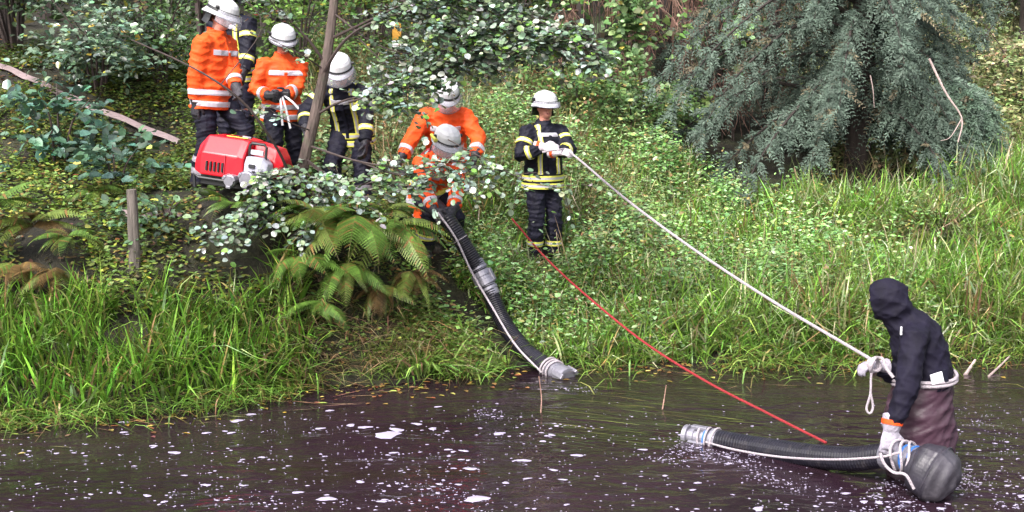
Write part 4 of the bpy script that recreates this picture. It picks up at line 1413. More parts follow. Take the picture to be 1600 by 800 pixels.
def make_helmet(person, hc, hf, hz, hr, visor=1.0, seed=0, tilt=0, neck_guard=True, lamp=False):
    """fire helmet: domed shell with flared brim and ridge, dark band, clear visor, neck guard"""
    ce = hc + hz * .060 - hf * .006
    prof = [(1.00, -.030), (1.20, -.052), (1.22, -.047), (1.08, -.005), (1.04, .025), (.98, .058), (.85, .088), (.61, .110), (.30, .122), (.05, .125)]
    n = 30; V, F = [], []
    for k, (rf, z) in enumerate(prof):
        for j in range(n):
            a = 2 * math.pi * j / n
            cx, cy = math.cos(a), math.sin(a)
            brim = 1.0
            if k in (1, 2): brim = 1.0 + .10 * max(0, cy) ** 2 + .14 * max(0, -cy) ** 2
            dz = -.022 * max(0, -cy) ** 2 if k in (0, 1, 2) else 0
            ridge = .008 * math.exp(-(cx / .16) ** 2) if k >= 5 else 0
            V.append(ce + hr * (.122 * rf * cx * (1 if k not in (1, 2) else .97)) + hf * (.148 * rf * brim * cy) + hz * (z + dz + ridge))
    for k in range(len(prof) - 1):
        for j in range(n):
            F.append((k * n + j, k * n + (j + 1) % n, (k + 1) * n + (j + 1) % n, (k + 1) * n + j))
    F.append(tuple((len(prof) - 1) * n + j for j in range(n)))
    mb = MB(); mb.add(V, F)
    h = mb.build('helmet', M['helmet'], person)
    tr_ = MB(); tr_.loft([V[n + j] for j in range(n)] + [V[n]], .006, n=5); tr_.build('brim_shade_line', M['black'], h)  # dark tube along the brim edge, added as shading for the shell
    # dark band round the shell
    mb = MB(); V, F = [], []
    for j in range(n):
        a = 2 * math.pi * j / n
        for z, rf in ((-.012, 1.125), (.016, 1.085)):
            V.append(ce + hr * (.122 * rf * math.cos(a)) + hf * (.148 * rf * math.sin(a)) + hz * z)
    for j in range(n):
        a_, b_ = 2 * j, 2 * ((j + 1) % n)
        F.append((a_, b_, b_ + 1, a_ + 1))
    mb.add(V, F); mb.build('helmet_band', M['black'], h)
    # visor
    if visor > 0:
        mb = MB(); V, F = [], []; m_, kk = 18, 6
        for off in (0, .004):
            for i in range(kk + 1):
                t = i / kk
                for j in range(m_ + 1):
                    a = R(-82 + 164 * j / m_)
                    rr = 1.20 + .16 * math.sin(t * 1.7) * min(1, visor + .3)
                    z = .012 - t * (.035 + .105 * visor) * (1 - .25 * (abs(a) / R(82)) ** 2)
                    V.append(ce + hr * ((.124 * rr + off) * math.sin(a)) + hf * ((.155 * rr + off) * math.cos(a)) + hz * z)
        w_ = m_ + 1
        for off in (0, 1):
            o_ = off * (kk + 1) * w_
            for i in range(kk):
                for j in range(m_):
                    q = (o_ + i * w_ + j, o_ + i * w_ + j + 1, o_ + (i + 1) * w_ + j + 1, o_ + (i + 1) * w_ + j)
                    F.append(q if off else q[::-1])
        mb.add(V, F); vo = mb.build('visor', M['visor'], h)
        rim = MB(); rim.loft([V[kk * w_ + j] for j in range(m_ + 1)], .004, n=5); rim.build('visor_rim', M['black'], vo)
        for s in (-1, 1):
            mb = MB(); mb.loft([ce + hr * s * .128 + hz * .03, ce + hr * s * .150 + hz * .03], .018, n=10); mb.build('visor_pivot', M['black'], h)
    if neck_guard:
        mb = MB(); V, F = [], []
        for j in range(13):
            a = R(180 + (-75 + 150 * j / 12))
            for z, rf in ((-.04, 1.04), (-.10, 1.02), (-.155, 1.12)):
                for e in (0, .008):
                    V.append(ce + hr * (-(.122 * rf + e) * math.sin(a)) + hf * ((.142 * rf + e) * math.cos(a)) + hz * z)
        for j in range(12):
            A, B = j * 6, (j + 1) * 6
            for k in (0, 2):
                F += [(A + k, B + k, B + k + 2, A + k + 2), (A + k + 1, A + k + 3, B + k + 3, B + k + 1)]
            F.append((A + 4, B + 4, B + 5, A + 5))
        mb.add(V, F); mb.build('neck_guard', M['black'], h)
    if lamp:
        mb = MB(); q = ce + hr * .155 + hz * .02
        mb.loft([q - hf * .05, q - hf * .02, q + hf * .05, q + hf * .065], [.016, .018, .018, .024], n=10); mb.build('helmet_lamp', M['yellow'], h)
    return h


def person(label, base, yaw, lean=5, side=0, pelvis_h=.93, pel_off=(0, 0), hands=(None, None), feet=((-.12, .02), (.12, .02)), head=(0, 10), jacket='orange', trousers='trouser', glove=('glove_dark', 'glove_dark'),
           visor=1.0, palm=(None, None), fdir=(None, None), curl=.8, bands='orange', scale=1.0, seed=1, helmet=True, cuff=None, lamp=False, elbows=(None, None), leg_bands=('silver',), collar=True, cuff_len=.09, hair=False):
    """hands/feet order: image-left person's RIGHT first. yaw 0 faces the camera, + turns towards image right."""
    S = scale
    yw = R(yaw)
    f = Vector((math.sin(yw), -math.cos(yw), 0)); z = Vector((0, 0, 1)); r = f.cross(z)
    base = Vector(base)
    root = empty('person', base); tag(root, label, 'person')
    W = Vector((0, 0, 0))                                 # work in the root's frame
    la, sa = R(lean), R(side)
    s = (z * math.cos(la) + f * math.sin(la)); s = (s * math.cos(sa) + r * math.sin(sa)).normalized()
    s0 = (z * 1.6 + s).normalized() if lean > 25 else s
    tf = (f - s * f.dot(s)).normalized()
    pel = Vector((0, 0, pelvis_h * S)) + f * pel_off[0] + r * pel_off[1]
    waist = pel + (s0 + s).normalized() * .15 * S
    chest = waist + s * .19 * S
    shl = chest + s * .13 * S
    nk = shl + s * .055 * S
    hy, hp = R(head[0]), R(head[1])
    hf = (f * math.cos(hy) - r * math.sin(hy)).normalized()
    hz0 = (z * 1.0 + s * .35).normalized()
    hf = (hf - hz0 * hf.dot(hz0)).normalized()
    hf2 = hf * math.cos(hp) - hz0 * math.sin(hp)
    hz = hz0 * math.cos(hp) + hf * math.sin(hp)
    hf = hf2; hr = hf.cross(hz).normalized()
    hc = nk + s * .05 * S + hz * .115 * S + hf * .015
    sho = [shl - s * .035 * S + r * .185 * S, shl - s * .035 * S - r * .185 * S]       # right, left
    hip = [pel - s0 * .03 + r * .095 * S, pel - s0 * .03 - r * .095 * S]
    el, wr = [], []
    for i in range(2):
        sg = 1 if i == 0 else -1
        tgt = (Vector(hands[i]) - base) if hands[i] is not None else sho[i] - z * .52 + f * .06 + r * .08 * sg
        pole = (Vector(elbows[i]) if elbows[i] is not None else (-z * .6 - f * .5 + r * sg * .55))
        e, w = ik(sho[i], tgt, .295 * S, .265 * S, pole)
        el.append(e); wr.append(w)
    kn, an = [], []
    for i in range(2):
        sg = 1 if i == 0 else -1
        q = r * (-feet[i][0]) + f * feet[i][1]             # feet given in image-left/right from the person's front
        fx = base + q
        a = Vector((q.x, q.y, gz(fx.x, fx.y) - base.z + .085))
        k, a = ik(hip[i], a, .44 * S, .43 * S, f + r * sg * .12)
        kn.append(k); an.append(a)
    # ---- body: one continuous skin
    mb = MB()
    mb.loft([pel - s0 * .09 * S, pel, waist, chest, shl, nk, nk + s * .03], [x * S for x in (.13, .165, .145, .16, .14, .065, .056)], [x * S for x in (.11, .125, .11, .12, .09, .062, .056)], side=r, n=16)
    mb.loft([nk - s * .04, hc - hz * .05 * S], [.060 * S, .055 * S], n=12)
    mb.ellipsoid(hc + hz * .012 * S, (.076 * S, .096 * S, .112 * S), (hr, hf, hz), 18, 12)
    mb.ellipsoid(hc + hf * .030 * S - hz * .062 * S, (.056 * S, .064 * S, .056 * S), (hr, hf, hz), 14, 9)
    mb.loft([hc + hf * .090 * S + hz * .018 * S, hc + hf * .104 * S - hz * .012 * S, hc + hf * .108 * S - hz * .028 * S], [.009 * S, .013 * S, .016 * S], n=8)
    for sg in (-1, 1):
        mb.ellipsoid(hc + hr * sg * .078 * S - hz * .008 * S - hf * .005, (.012 * S, .024 * S, .034 * S), (hr, hf, hz), 8, 6)
    for i in range(2):
        mb.loft([sho[i], el[i], wr[i]], [.058 * S, .045 * S, .034 * S], n=10)
        ex = (an[i] - kn[i]).normalized()
        mb.loft([hip[i] + z * .03, (hip[i] * .55 + kn[i] * .45), kn[i], kn[i] * .55 + an[i] * .45, an[i] - ex * .02], [x * S for x in (.115, .110, .092, .094, .086)], n=14)
        ft = f * math.cos(R(8)) + r * (math.sin(R(8)) * (1 if i == 0 else -1))
        mb.loft([an[i] - ft * .06 + Vector((0, 0, -.035)), an[i] + Vector((0, 0, -.03)), an[i] + ft * .09 + Vector((0, 0, -.045)), an[i] + ft * .17 + Vector((0, 0, -.055))], [.042, .048, .047, .036], [.045, .052, .04, .028], side=r, n=12)
        mb.loft([an[i] + z * .10, an[i] + Vector((0, 0, -.02))], [.060, .052], n=12)
    me = mb.remesh(.0112, 2)
    pz_ = pel.z - .06
    wrinkle(me, .017, seed, 1.0, lambda c: np.clip((pz_ - c[:, 2]) / .1, 0, 1) * np.clip((c[:, 2] - .12) / .1, 0, 1))
    for m_ in (M[trousers], M['skin'], M['boot'], M['hair']): me.materials.append(m_)
    n = len(me.polygons)
    ce = np.empty(n * 3, np.float32); me.polygons.foreach_get('center', ce); ce = ce.reshape(-1, 3)
    mi = np.zeros(n, np.int32)
    dh = (ce - np.array(tuple(nk))) @ np.array(tuple((hz + s).normalized()))
    dist = np.linalg.norm(ce - np.array(tuple(hc)), axis=1)
    mi[(dh > -.01) & (dist < .24)] = 1
    rel = ce - np.array(tuple(hc))
    up_, fr_ = rel @ np.array(tuple(hz)), rel @ np.array(tuple(hf))
    mi[(mi == 1) & ((up_ > .075) | ((fr_ < -.01) & (up_ > -.045) & (np.abs(rel @ np.array(tuple(hr))) < .09)))] = 3
    for i in range(2):
        da = ce - np.array(tuple(an[i]))
        mi[(np.linalg.norm(da, axis=1) < .26) & (da[:, 2] < .055)] = 2
    me.polygons.foreach_set('material_index', mi)
    # folds on the trousers only
    body = mesh_obj('body', me, None, root)
    bb = bvh_of(me)
    # ---- face
    for sg in (-1, 1):
        q = MB(); q.ellipsoid(hc + hf * .086 * S + hr * sg * .031 * S + hz * .004, (.013 * S, .008 * S, .008 * S), (hr, hf, hz), 8, 6); q.build('eye', M['eye'], root)
        q = MB(); q.loft([hc + hf * .090 * S + hr * sg * .016 * S + hz * .024 * S, hc + hf * .088 * S + hr * sg * .034 * S + hz * .029 * S, hc + hf * .077 * S + hr * sg * .05 * S + hz * .023 * S], [.005, .006, .003], n=6); q.build('eyebrow', M['hair'], root)
    q = MB(); q.loft([hc + hf * .084 * S - hr * .024 * S - hz * .060 * S, hc + hf * .094 * S - hz * .058 * S, hc + hf * .084 * S + hr * .024 * S - hz * .060 * S], [.004, .007, .004], n=6); q.build('mouth', M['lip'], root)
    # ---- jacket
    mb = MB()
    mb.loft([pel - s0 * .17 * S, pel - s0 * .03 * S, waist, chest, shl - s * .01, shl + s * .035 * S, nk + s * .01], [x * S for x in (.240, .226, .212, .232, .200, .125, .092)], [x * S for x in (.185, .172, .158, .168, .128, .098, .088)], side=r, n=20, cap=.05)
    if collar: mb.loft([shl + s * .02, nk + s * .025, nk + s * .045 * S + f * .004], [.105 * S, .090 * S, .092 * S], [.10 * S, .088 * S, .090 * S], side=r, n=16, cap=.02)
    for i in range(2):
        fe = (wr[i] - el[i]).normalized()
        sg = 1 if i == 0 else -1
        mb.loft([sho[i] - r * .05 * sg + s * .005, sho[i] + r * sg * .012, sho[i] * .5 + el[i] * .5, el[i], el[i] * .5 + wr[i] * .5, wr[i] - fe * .035], [x * S for x in (.092, .097, .091, .084, .077, .068)], n=14, cap=.08)
    jm = mb.remesh(.0125, 3)
    wrinkle(jm, .016, seed + 5)
    jk = mesh_obj('jacket', jm, M[jacket] if isinstance(jacket, str) else jacket, root)
    jb = bvh_of(jm)
    Y, SV = M['yellow'], M['silver']
    if bands == 'orange':
        ring_band(jb, pel - s0 * .11 * S, s0, .05, SV, jk, n=34)
        ring_band(jb, pel - s0 * .005 * S, s0, .05, SV, jk, n=34)
        ring_band(jb, chest + s * .02, s, .05, SV, jk, n=16, a0=(R(-58), R(58)), ref=tf, limit=.24)
        ring_band(jb, chest + s * .02, s, .05, SV, jk, n=16, a0=(R(122), R(238)), ref=tf, limit=.24)
        for i in range(2):
            ax = (wr[i] - el[i]).normalized()
            ring_band(jb, el[i] * .42 + wr[i] * .58, ax, .045, SV, jk, limit=.12, n=20)
    elif bands == 'navy':
        ring_band(jb, pel - s0 * .125 * S, s0, .06, [Y, SV], jk, n=34, three=True)
        ring_band(jb, pel - s0 * .045 * S, s0, .06, [Y, SV], jk, n=34, three=True)
        for fb in (1, -1):
            for sg in (-1, 1):
                rows = []
                for t in np.linspace(0, 1, 16):
                    c = (pel * (1 - t / .45) + waist * (t / .45)) if t < .45 else (waist * (1 - (t - .45) / .55) + (shl - s * .0) * ((t - .45) / .55))
                    rows.append((c + r * sg * .105 * S, tf * fb if t < .93 else (tf * fb + s).normalized()))
                strip(jb, rows, r, .048, 'reflective_brace', [Y, SV], jk, limit=.24, three=True)
        ring_band(jb, chest + s * .075, s, .042, SV, jk, n=14, a0=(R(-48), R(48)), ref=tf, limit=.24, name='chest_label')
        ring_band(jb, chest + s * .06, s, .06, SV, jk, n=14, a0=(R(135), R(225)), ref=tf, limit=.24, name='back_label')
        for i in range(2):
            ax = (el[i] - sho[i]).normalized()
            ring_band(jb, sho[i] * .52 + el[i] * .48, ax, .055, [Y, SV], jk, limit=.13, n=20, three=True)
            ax = (wr[i] - el[i]).normalized()
            ring_band(jb, el[i] * .62 + wr[i] * .38, ax, .055, [Y, SV], jk, limit=.12, n=20, three=True)
    for i in range(2):
        ax = (an[i] - kn[i]).normalized()
        for mn in leg_bands:
            ring_band(bb, kn[i] * .36 + an[i] * .64, ax, .055, [Y, SV] if mn == 'yellow' else SV, body, limit=.13, n=20, three=(mn == 'yellow'), name='leg_band')
            if len(leg_bands) > 1: ring_band(bb, kn[i] * .62 + an[i] * .38, ax, .05, M[leg_bands[1]], body, limit=.13, n=20, name='leg_band')
    # zip flap down the front and a collar fastening
    rows = [((waist * (1 - t) + chest * t) if t <= 1 else (chest * (2 - t) + shl * (t - 1)), tf) for t in np.linspace(-.7, 1.6, 16)]
    if bands != 'none': strip(jb, rows, r, .034, 'front_flap', M[jacket], jk, limit=.24, lift=.009)
    # ---- hands
    for i in range(2):
        fd = Vector(fdir[i]) if fdir[i] is not None else (wr[i] - el[i]).normalized()
        pn = Vector(palm[i]) if palm[i] is not None else (-r if i == 0 else r) + f * .2
        sdv = fd.normalized().cross((pn - fd.normalized() * pn.dot(fd.normalized())).normalized())
        th = 1 if sdv.dot(f * .8 + z * .6) > 0 else -1
        make_hand(root, wr[i], fd, pn, th, glove[i], curl, cuff[i] if cuff else None, scale=1.18 * S, cuff_len=cuff_len)
    if helmet:
        make_helmet(root, hc, hf, hz, hr, visor, seed, lamp=lamp)
    J = dict(root=root, base=base, f=f, r=r, s=s, tf=tf, pel=pel, waist=waist, chest=chest, shl=shl, nk=nk, hc=hc, hf=hf, hz=hz, hr=hr, sho=sho, el=el, wr=wr, kn=kn, an=an, jb=jb, bb=bb, jk=jk)
    return J


def stand(px, d): return G(px, d)

# leftmost: orange jacket, turned to the right, seen from the side
B1 = stand(340, 12.0)
p1 = person('firefighter in orange jacket standing at far left behind the red pump', B1, 68, 6, pelvis_h=.97, hands=(P(303, 182, 11.82), P(372, 150, 11.75)), head=(8, 22), feet=((-.1, -.14), (.12, .16)),
            bands='orange', visor=1.0, seed=3, scale=1.04, leg_bands=('silver', 'silver'), cuff_len=.13, curl=.6)
# second: navy, behind the first, face above the frame
B2 = stand(378, 13.7)
p2 = person('firefighter in navy jacket with yellow bands, face cut off above', B2, -18, 10, pelvis_h=1.0, hands=(P(352, 128, 13.35), P(378, 140, 13.3)), head=(-20, 20), jacket='navy', bands='navy', visor=.8, seed=4, scale=1.06, leg_bands=('yellow',))
# third: orange, looking down at the thing in his hands
B3 = stand(446, 13.2)
p3 = person('firefighter in orange jacket looking down at the tool in his hands', B3, 24, 6, pelvis_h=.92, hands=(P(421, 150, 12.86), P(446, 147, 12.86)), head=(-2, 22), bands='orange', visor=.12, seed=5, scale=.98, curl=.9, cuff_len=.12)
# fourth: navy, bending forward
B4 = stand(550, 12.95)
p4 = person('firefighter in navy jacket bending forward beside the tree trunk', B4, -10, 40, pelvis_h=.90, pel_off=(-.14, .02), hands=(P(478, 204, 12.55), P(572, 252, 12.5)), head=(12, 22), jacket='navy', bands='navy', visor=1.0, seed=6, scale=1.04, leg_bands=('silver', 'silver'),
            feet=((-.14, .0), (.16, .06)), elbows=(Vector((-1, .3, -.1)), Vector((1, .3, -.1))))
# fifth: orange, leaning over the crouching one
B5 = stand(698, 13.15) + Vector((0, 0, .03))
p5 = person('firefighter in orange leaning over the crouching hose holder', B5, 2, 26, pelvis_h=.90, pel_off=(-.08, .0), hands=(P(626, 250, 12.72), P(742, 246, 12.72)), head=(10, 34), bands='orange', trousers='orange', visor=1.1, seed=7, scale=1.05, feet=((-.30, .10), (.02, -.02)),
            elbows=(Vector((-1, .5, -.2)), Vector((1, .5, -.2))))
# sixth: orange with maroon back, crouching at the hose end
B6 = stand(684, 12.45)
HOSE_TOP = P(692, 338, 12.05)
p6 = person('crouching firefighter in orange gripping the upper end of the black hose', B6, 24, 52, pelvis_h=.66, pel_off=(-.18, .02), hands=(HOSE_TOP + Vector((-.08, -.08, .06)), HOSE_TOP + Vector((.10, -.04, -.02))), head=(4, 16), bands='orange', visor=1.0, seed=8, scale=1.0,
            feet=((-.16, .10), (.16, -.16)), leg_bands=('yellow',), lamp=True, fdir=(Vector((.5, -.5, -.6)), Vector((-.3, -.6, -.6))), palm=(Vector((.6, .4, -.5)), Vector((-.8, .3, -.3))), curl=.8)
# maroon harness pad and yellow tank strap on his back
q = MB(); Bk = p6['chest'] - p6['tf'] * .15; sdir6 = p6['s']
q.loft([p6['waist'] - p6['tf'] * .11, p6['chest'] - p6['tf'] * .135, p6['shl'] - p6['tf'] * .10 + p6['s'] * .03], [.15, .17, .13], [.055, .06, .045], side=p6['r'], n=16, cap=.3)
mh = q.remesh(.011, 3); wrinkle(mh, .006, 77)
mesh_obj('back_harness', mh, M['maroon'], p6['root'])
ring_band(p6['jb'], p6['waist'] - p6['s'] * .04, p6['s'], .075, [M['yellow'], M['silver']], p6['jk'], three=True, n=34, name='reflective_belt')
# seventh: navy, standing, holding the white rope
B7 = stand(848, 13.6)
RH = P(862, 236, 13.2); LH = P(890, 238, 13.16)
p7 = person('firefighter in navy jacket standing upright and holding the white rope', B7, 26, 2, pelvis_h=.97, hands=(P(850, 230, 13.27), P(872, 238, 13.22)), head=(0, 4), jacket='navy', bands='navy', visor=.28, seed=9, scale=1.04, glove=('glove_pale', 'glove_pale'),
            fdir=(Vector((1, -.35, -.05)), Vector((.8, -.6, .05))), palm=(Vector((0, .9, -.4)), Vector((-.5, .7, -.4))), cuff=('orange', 'orange'), leg_bands=('yellow',), elbows=(Vector((-.8, -.1, -.7)), Vector((.9, .2, -.6))), cuff_len=.11)

# tool in the hands of the third
tl = empty('hand_tool', P(434, 150, 12.8)); tag(tl, 'dark hose key with white straps in the hands of an orange firefighter', 'tool')
q = MB(); q.box((0, 0, 0), (.24, .05, .06)); q.box((.09, -.005, .0), (.07, .07, .09)); q.build('handle', M['black'], tl, smooth=False, bevel=.012)
for k, (dx, dz) in enumerate(((.02, -.30), (.10, -.33), (.22, -.16))):
    q = MB(); q.loft([Vector((.03 + .02 * k, -.035, .01)), Vector((.03 + dx * .6, -.05, dz * .4)), Vector((.03 + dx, -.045, dz))], .011, .004, n=6); q.build('strap', M['white_cloth'], tl)
# ------------------------------------------------------------------ hooded man in the river
def wader_man():
    d0 = 8.05
    base = Vector((P(1440, 600, d0).x, d0, -.55))
    root = empty('person', base); tag(root, 'hooded man in black hoodie and purple-brown waders standing in the river', 'person')
    def q(px, py, d): return P(px, py, d) - base
    f = Vector((-1, -.05, 0)).normalized(); z = Vector((0, 0, 1)); r = f.cross(z)       # r points away from the camera
    hip = q(1442, 668, d0); waist = q(1440, 592, d0); chest = q(1432, 535, d0); shl = q(1420, 510, d0); nk = q(1404, 497, d0); hc = q(1389, 470, d0)
    sL = q(1428, 530, d0 - .19); sR = q(1412, 528, d0 + .17)
    wL = q(1394, 668, d0 - .30); wR = q(1376, 572, d0 - .02)
    eL = q(1418, 602, d0 - .30)
    eR, wR = ik(sR, wR, .29, .26, Vector((.5, .2, -1)))
    hz = (z * .96 - Vector((1, 0, 0)) * .22).normalized(); hf = (Vector((-1, .42, 0)) - z * .25); hf = (hf - hz * hf.dot(hz)).normalized(); hr = hf.cross(hz)
    feetz = 0.0
    mb = MB()      # body: head, neck, torso, arms, legs down to the river bed
    mb.loft([hip - z * .08, hip, waist, chest, shl, nk], [.13, .15, .14, .16, .14, .06], [.12, .14, .12, .13, .1, .06], side=r, n=16)
    mb.loft([nk - z * .03, hc - hz * .05], [.06, .055], n=12)
    mb.ellipsoid(hc + hz * .012, (.075, .096, .112), (hr, hf, hz), 18, 12)
    mb.ellipsoid(hc + hf * .03 - hz * .062, (.056, .064, .056), (hr, hf, hz), 14, 9)
    mb.loft([hc + hf * .09 + hz * .018, hc + hf * .104 - hz * .012, hc + hf * .109 - hz * .028], [.009, .013, .016], n=8)
    mb.loft([sL, eL, wL], [.056, .045, .035], n=10); mb.loft([sR, eR, wR], [.056, .045, .035], n=10)
    for sg in (-1, 1):
        hj = hip + r * sg * .09; kn = Vector((hj.x - .06 + .05 * sg, hj.y, .42)); an = Vector((hj.x + .03 + .08 * sg, hj.y, .07))
        mb.loft([hj, kn, an], [.10, .075, .07], n=12)
        mb.loft([an + Vector((.06, 0, -.02)), an + Vector((-.16, 0, -.03))], [.05, .045], n=10)
    me = mb.remesh(.0125, 2)
    for m_ in (M['skin'], M['hair']): me.materials.append(m_)
    n = len(me.polygons); ce = np.empty(n * 3, np.float32); me.polygons.foreach_get('center', ce); ce = ce.reshape(-1, 3)
    rel = ce - np.array(tuple(hc)); mi = np.zeros(n, np.int32)
    mi[(np.linalg.norm(rel, axis=1) < .16) & (rel @ np.array(tuple(hz)) < -.03)] = 1           # beard
    me.polygons.foreach_set('material_index', mi)
    mesh_obj('body', me, None, root)
    for sg in (-1, 1):
        k = MB(); k.ellipsoid(hc + hf * .086 + hr * sg * .031 + hz * .004, (.013, .008, .008), (hr, hf, hz), 8, 6); k.build('eye', M['eye'], root)
    k = MB(); k.loft([hc + hf * .089 - hr * .022 - hz * .06, hc + hf * .098 - hz * .058, hc + hf * .089 + hr * .022 - hz * .06], [.004, .007, .004], n=6); k.build('mouth', M['lip'], root)
    # hoodie with raised hood
    mb = MB()
    mb.loft([q(1447, 604, d0), q(1446, 582, d0), q(1440, 555, d0), q(1431, 530, d0), q(1421, 511, d0), q(1408, 500, d0)], [.185, .19, .185, .18, .16, .12], [.165, .175, .18, .178, .155, .115], side=r, n=20, cap=.05)
    mb.loft([q(1417, 510, d0), q(1404, 497, d0), q(1394, 484, d0)], [.12, .105, .10], n=16)
    mb.ellipsoid(hc + hz * .016 + hf * .004, (.115, .142, .148), (hr, hf, hz), 22, 16)
    mb.ellipsoid(hc - hz * .008 + hf * .045, (.102, .105, .122), (hr, hf, hz), 18, 12)
    mb.ellipsoid(hc - hz * .05 - hf * .03, (.108, .118, .12), (hr, hf, hz), 18, 12)
    fL = (wL - eL).normalized(); fR = (wR - eR).normalized()
    mb.loft([q(1431, 522, d0 - .10), sL, sL * .5 + eL * .5, eL, eL * .5 + wL * .5, wL - fL * .03], [.095, .098, .086, .082, .074, .062], n=14, cap=.1)
    mb.loft([q(1414, 520, d0 + .09), sR, sR * .5 + eR * .5, eR, eR * .5 + wR * .5, wR - fR * .03], [.09, .092, .082, .076, .07, .06], n=14, cap=.1)
    jm = mb.remesh(.0105, 3)
    # open the hood at the face: drop faces in front of the face oval
    n = len(jm.polygons); ce = np.empty(n * 3, np.float32); jm.polygons.foreach_get('center', ce); ce = ce.reshape(-1, 3)
    rel = ce - np.array(tuple(hc)); a_ = rel @ np.array(tuple(hf)); b_ = rel @ np.array(tuple(hr)); c_ = rel @ np.array(tuple(hz)) + .02
    kill = (a_ > .108) & (c_ > -.15) & (np.abs(b_) < .14)
    import bmesh
    bm = bmesh.new(); bm.from_mesh(jm); bm.faces.ensure_lookup_table()
    bmesh.ops.delete(bm, geom=[bm.faces[i] for i in np.nonzero(kill)[0]], context='FACES')
    bm.to_mesh(jm); bm.free()
    wrinkle(jm, .012, 41)
    jk = mesh_obj('hoodie', jm, M['hoodie'], root)
    # waders
    mb = MB()
    mb.loft([q(1436, 762, d0), q(1437, 735, d0), q(1437, 690, d0), q(1437, 645, d0), q(1440, 612, d0), q(1444, 590, d0)], [.21, .23, .24, .235, .21, .19], [.17, .185, .20, .205, .195, .19], side=Vector((1, 0, 0)), n=22, cap=.1)
    for sg in (-1, 1):
        hj = q(1440, 720, d0) + r * sg * .09; kn = Vector((hj.x - .05 + .05 * sg, hj.y, .40)); an = Vector((hj.x + .03 + .08 * sg, hj.y, .07))
        mb.loft([hj, kn, an], [.135, .105, .095], n=12); mb.loft([an + Vector((.07, 0, -.02)), an + Vector((-.18, 0, -.03))], [.055, .05], n=10)
    wm = mb.remesh(.014, 4); wrinkle(wm, .016, 52, .7)
    mesh_obj('waders', wm, M['wader'], root)
    # gloves
    make_hand(root, wL + fL * .02, Vector((-.15, -.15, -1)), Vector((.15, 1, -.2)), 1, 'glove_grey', .75, 'orange', scale=1.35, cuff_len=.10)
    make_hand(root, wR, Vector((-1, -.15, .05)), Vector((.05, .2, -1)), -1, 'glove_grey', 1.0, None, scale=1.2, cuff_len=.05)
    k = MB(); k.box(q(1408, 517, d0 - .215), (.012, .012, .055)); k.build('hood_cord', M['white_cloth'], root, smooth=False, bevel=.003)
    # folded white papers tucked behind the waist rope
    k = MB(); k.box(q(1464, 591, d0 - .205), (.085, .012, .07), (Vector((.94, .15, .25)), Vector((-.15, 1, 0)), Vector((-.25, 0, .95)))); k.build('tucked_paper', M['white_cloth'], root, smooth=False, bevel=.003)
    k = MB(); k.box(q(1477, 587, d0 - .19), (.03, .014, .085), (Vector((.94, .3, .25)), Vector((-.3, 1, 0)), Vector((-.25, 0, .95)))); k.build('tucked_tag', M['navy'], root, smooth=False, bevel=.003)
    return dict(root=root, base=base, wL=wL + base, wR=wR + base, q=lambda *a: P(*a))
wm = wader_man()

# ------------------------------------------------------------------ black suction hoses
def ribbed(pts, r_, name, parent, pitch=.022):
    sp, L = spline(pts, max(20, int(3.0 * 100)))
    n = int(L / pitch) * 3
    sp, L = spline(pts, n)
    rr = [r_ * (1.0 if i % 3 else .90) for i in range(n)]
    mb = MB(); mb.loft(sp, rr, n=18, cap=.05)
    return mb.build(name, M['hose'], parent), sp


def coupling(c, ax, parent, prof, name='coupling', lugs=True, mat='alu', r_=.08, lug_at=None):
    ax = ax.normalized()
    u, v = perp(ax)
    root = MB(); root.loft([c + ax * p[0] for p in prof], [p[1] for p in prof], n=24, cap=.02)
    o = root.build(name, M[mat], parent)
    if lugs:
        for k in range(3):
            a = 2 * math.pi * k / 3 + .5
            dv = u * math.cos(a) + v * math.sin(a)
            mb = MB(); mb.box(c + ax * (lug_at if lug_at is not None else 0) + dv * (r_ + .012), (.05, .03, .13), (dv.cross(ax), dv, ax)); mb.build('lug', M[mat], o, smooth=False, bevel=.006)
    return o


def hose_clamp(c, ax, parent, r_, name='clamp_ring', mat='alu', w=.03):
    mb = MB(); mb.loft([c - ax * w / 2, c - ax * w * .3, c + ax * w * .3, c + ax * w / 2], [r_ * .97, r_, r_, r_ * .97], n=24, cap=.02)
    return mb.build(name, M[mat], parent)


RH_ = .082
STEP = [(-.19, 0.079), (-.17, 0.086), (-.165, 0.081), (-.13, 0.081), (-.125, 0.088), (-.10, 0.088), (-.095, 0.079), (-.075, 0.079), (-.07, 0.097), (-.02, 0.099), (-.015, 0.090), (.015, 0.090), (.02, 0.099), (.07, 0.097), (.075, 0.079), (.095, 0.079), (.10, 0.088), (.125, 0.088), (.13, 0.081), (.165, 0.081), (.17, 0.086), (.19, 0.079)]
h1 = empty('suction_hose', G(770, 11.9)); tag(h1, 'black ribbed suction hose running down the bank into the water', 'hose')
O1 = h1.location
H1 = [P(676, 318, 12.25), P(700, 345, 12.0), P(728, 388, 11.95), P(757, 437, 11.9), P(785, 500, 11.75), P(816, 543, 11.5), P(846, 567, 11.28), P(862, 577, 11.16)]
H1 = [q - O1 for q in H1]
ho, sp1 = ribbed(H1, RH_, 'hose_tube', h1)
i = min(range(len(sp1)), key=lambda k: (sp1[k] - (P(757, 435, 11.9) - O1)).length)
ax = (sp1[i + 4] - sp1[i - 4]).normalized()
coupling(sp1[i], ax, h1, STEP, r_=.085)
e = sp1[-1]; ax = (sp1[-1] - sp1[-6]).normalized()
END = [(-.03, 0.080), (-.01, 0.089), (.02, 0.089), (.025, 0.080), (.05, 0.080), (.055, 0.086), (.085, 0.086), (.09, 0.078), (.12, 0.078), (.125, 0.095), (.18, 0.099), (.23, 0.097), (.235, 0.076)]
coupling(e, ax, h1, END, r_=.085, lug_at=.20)
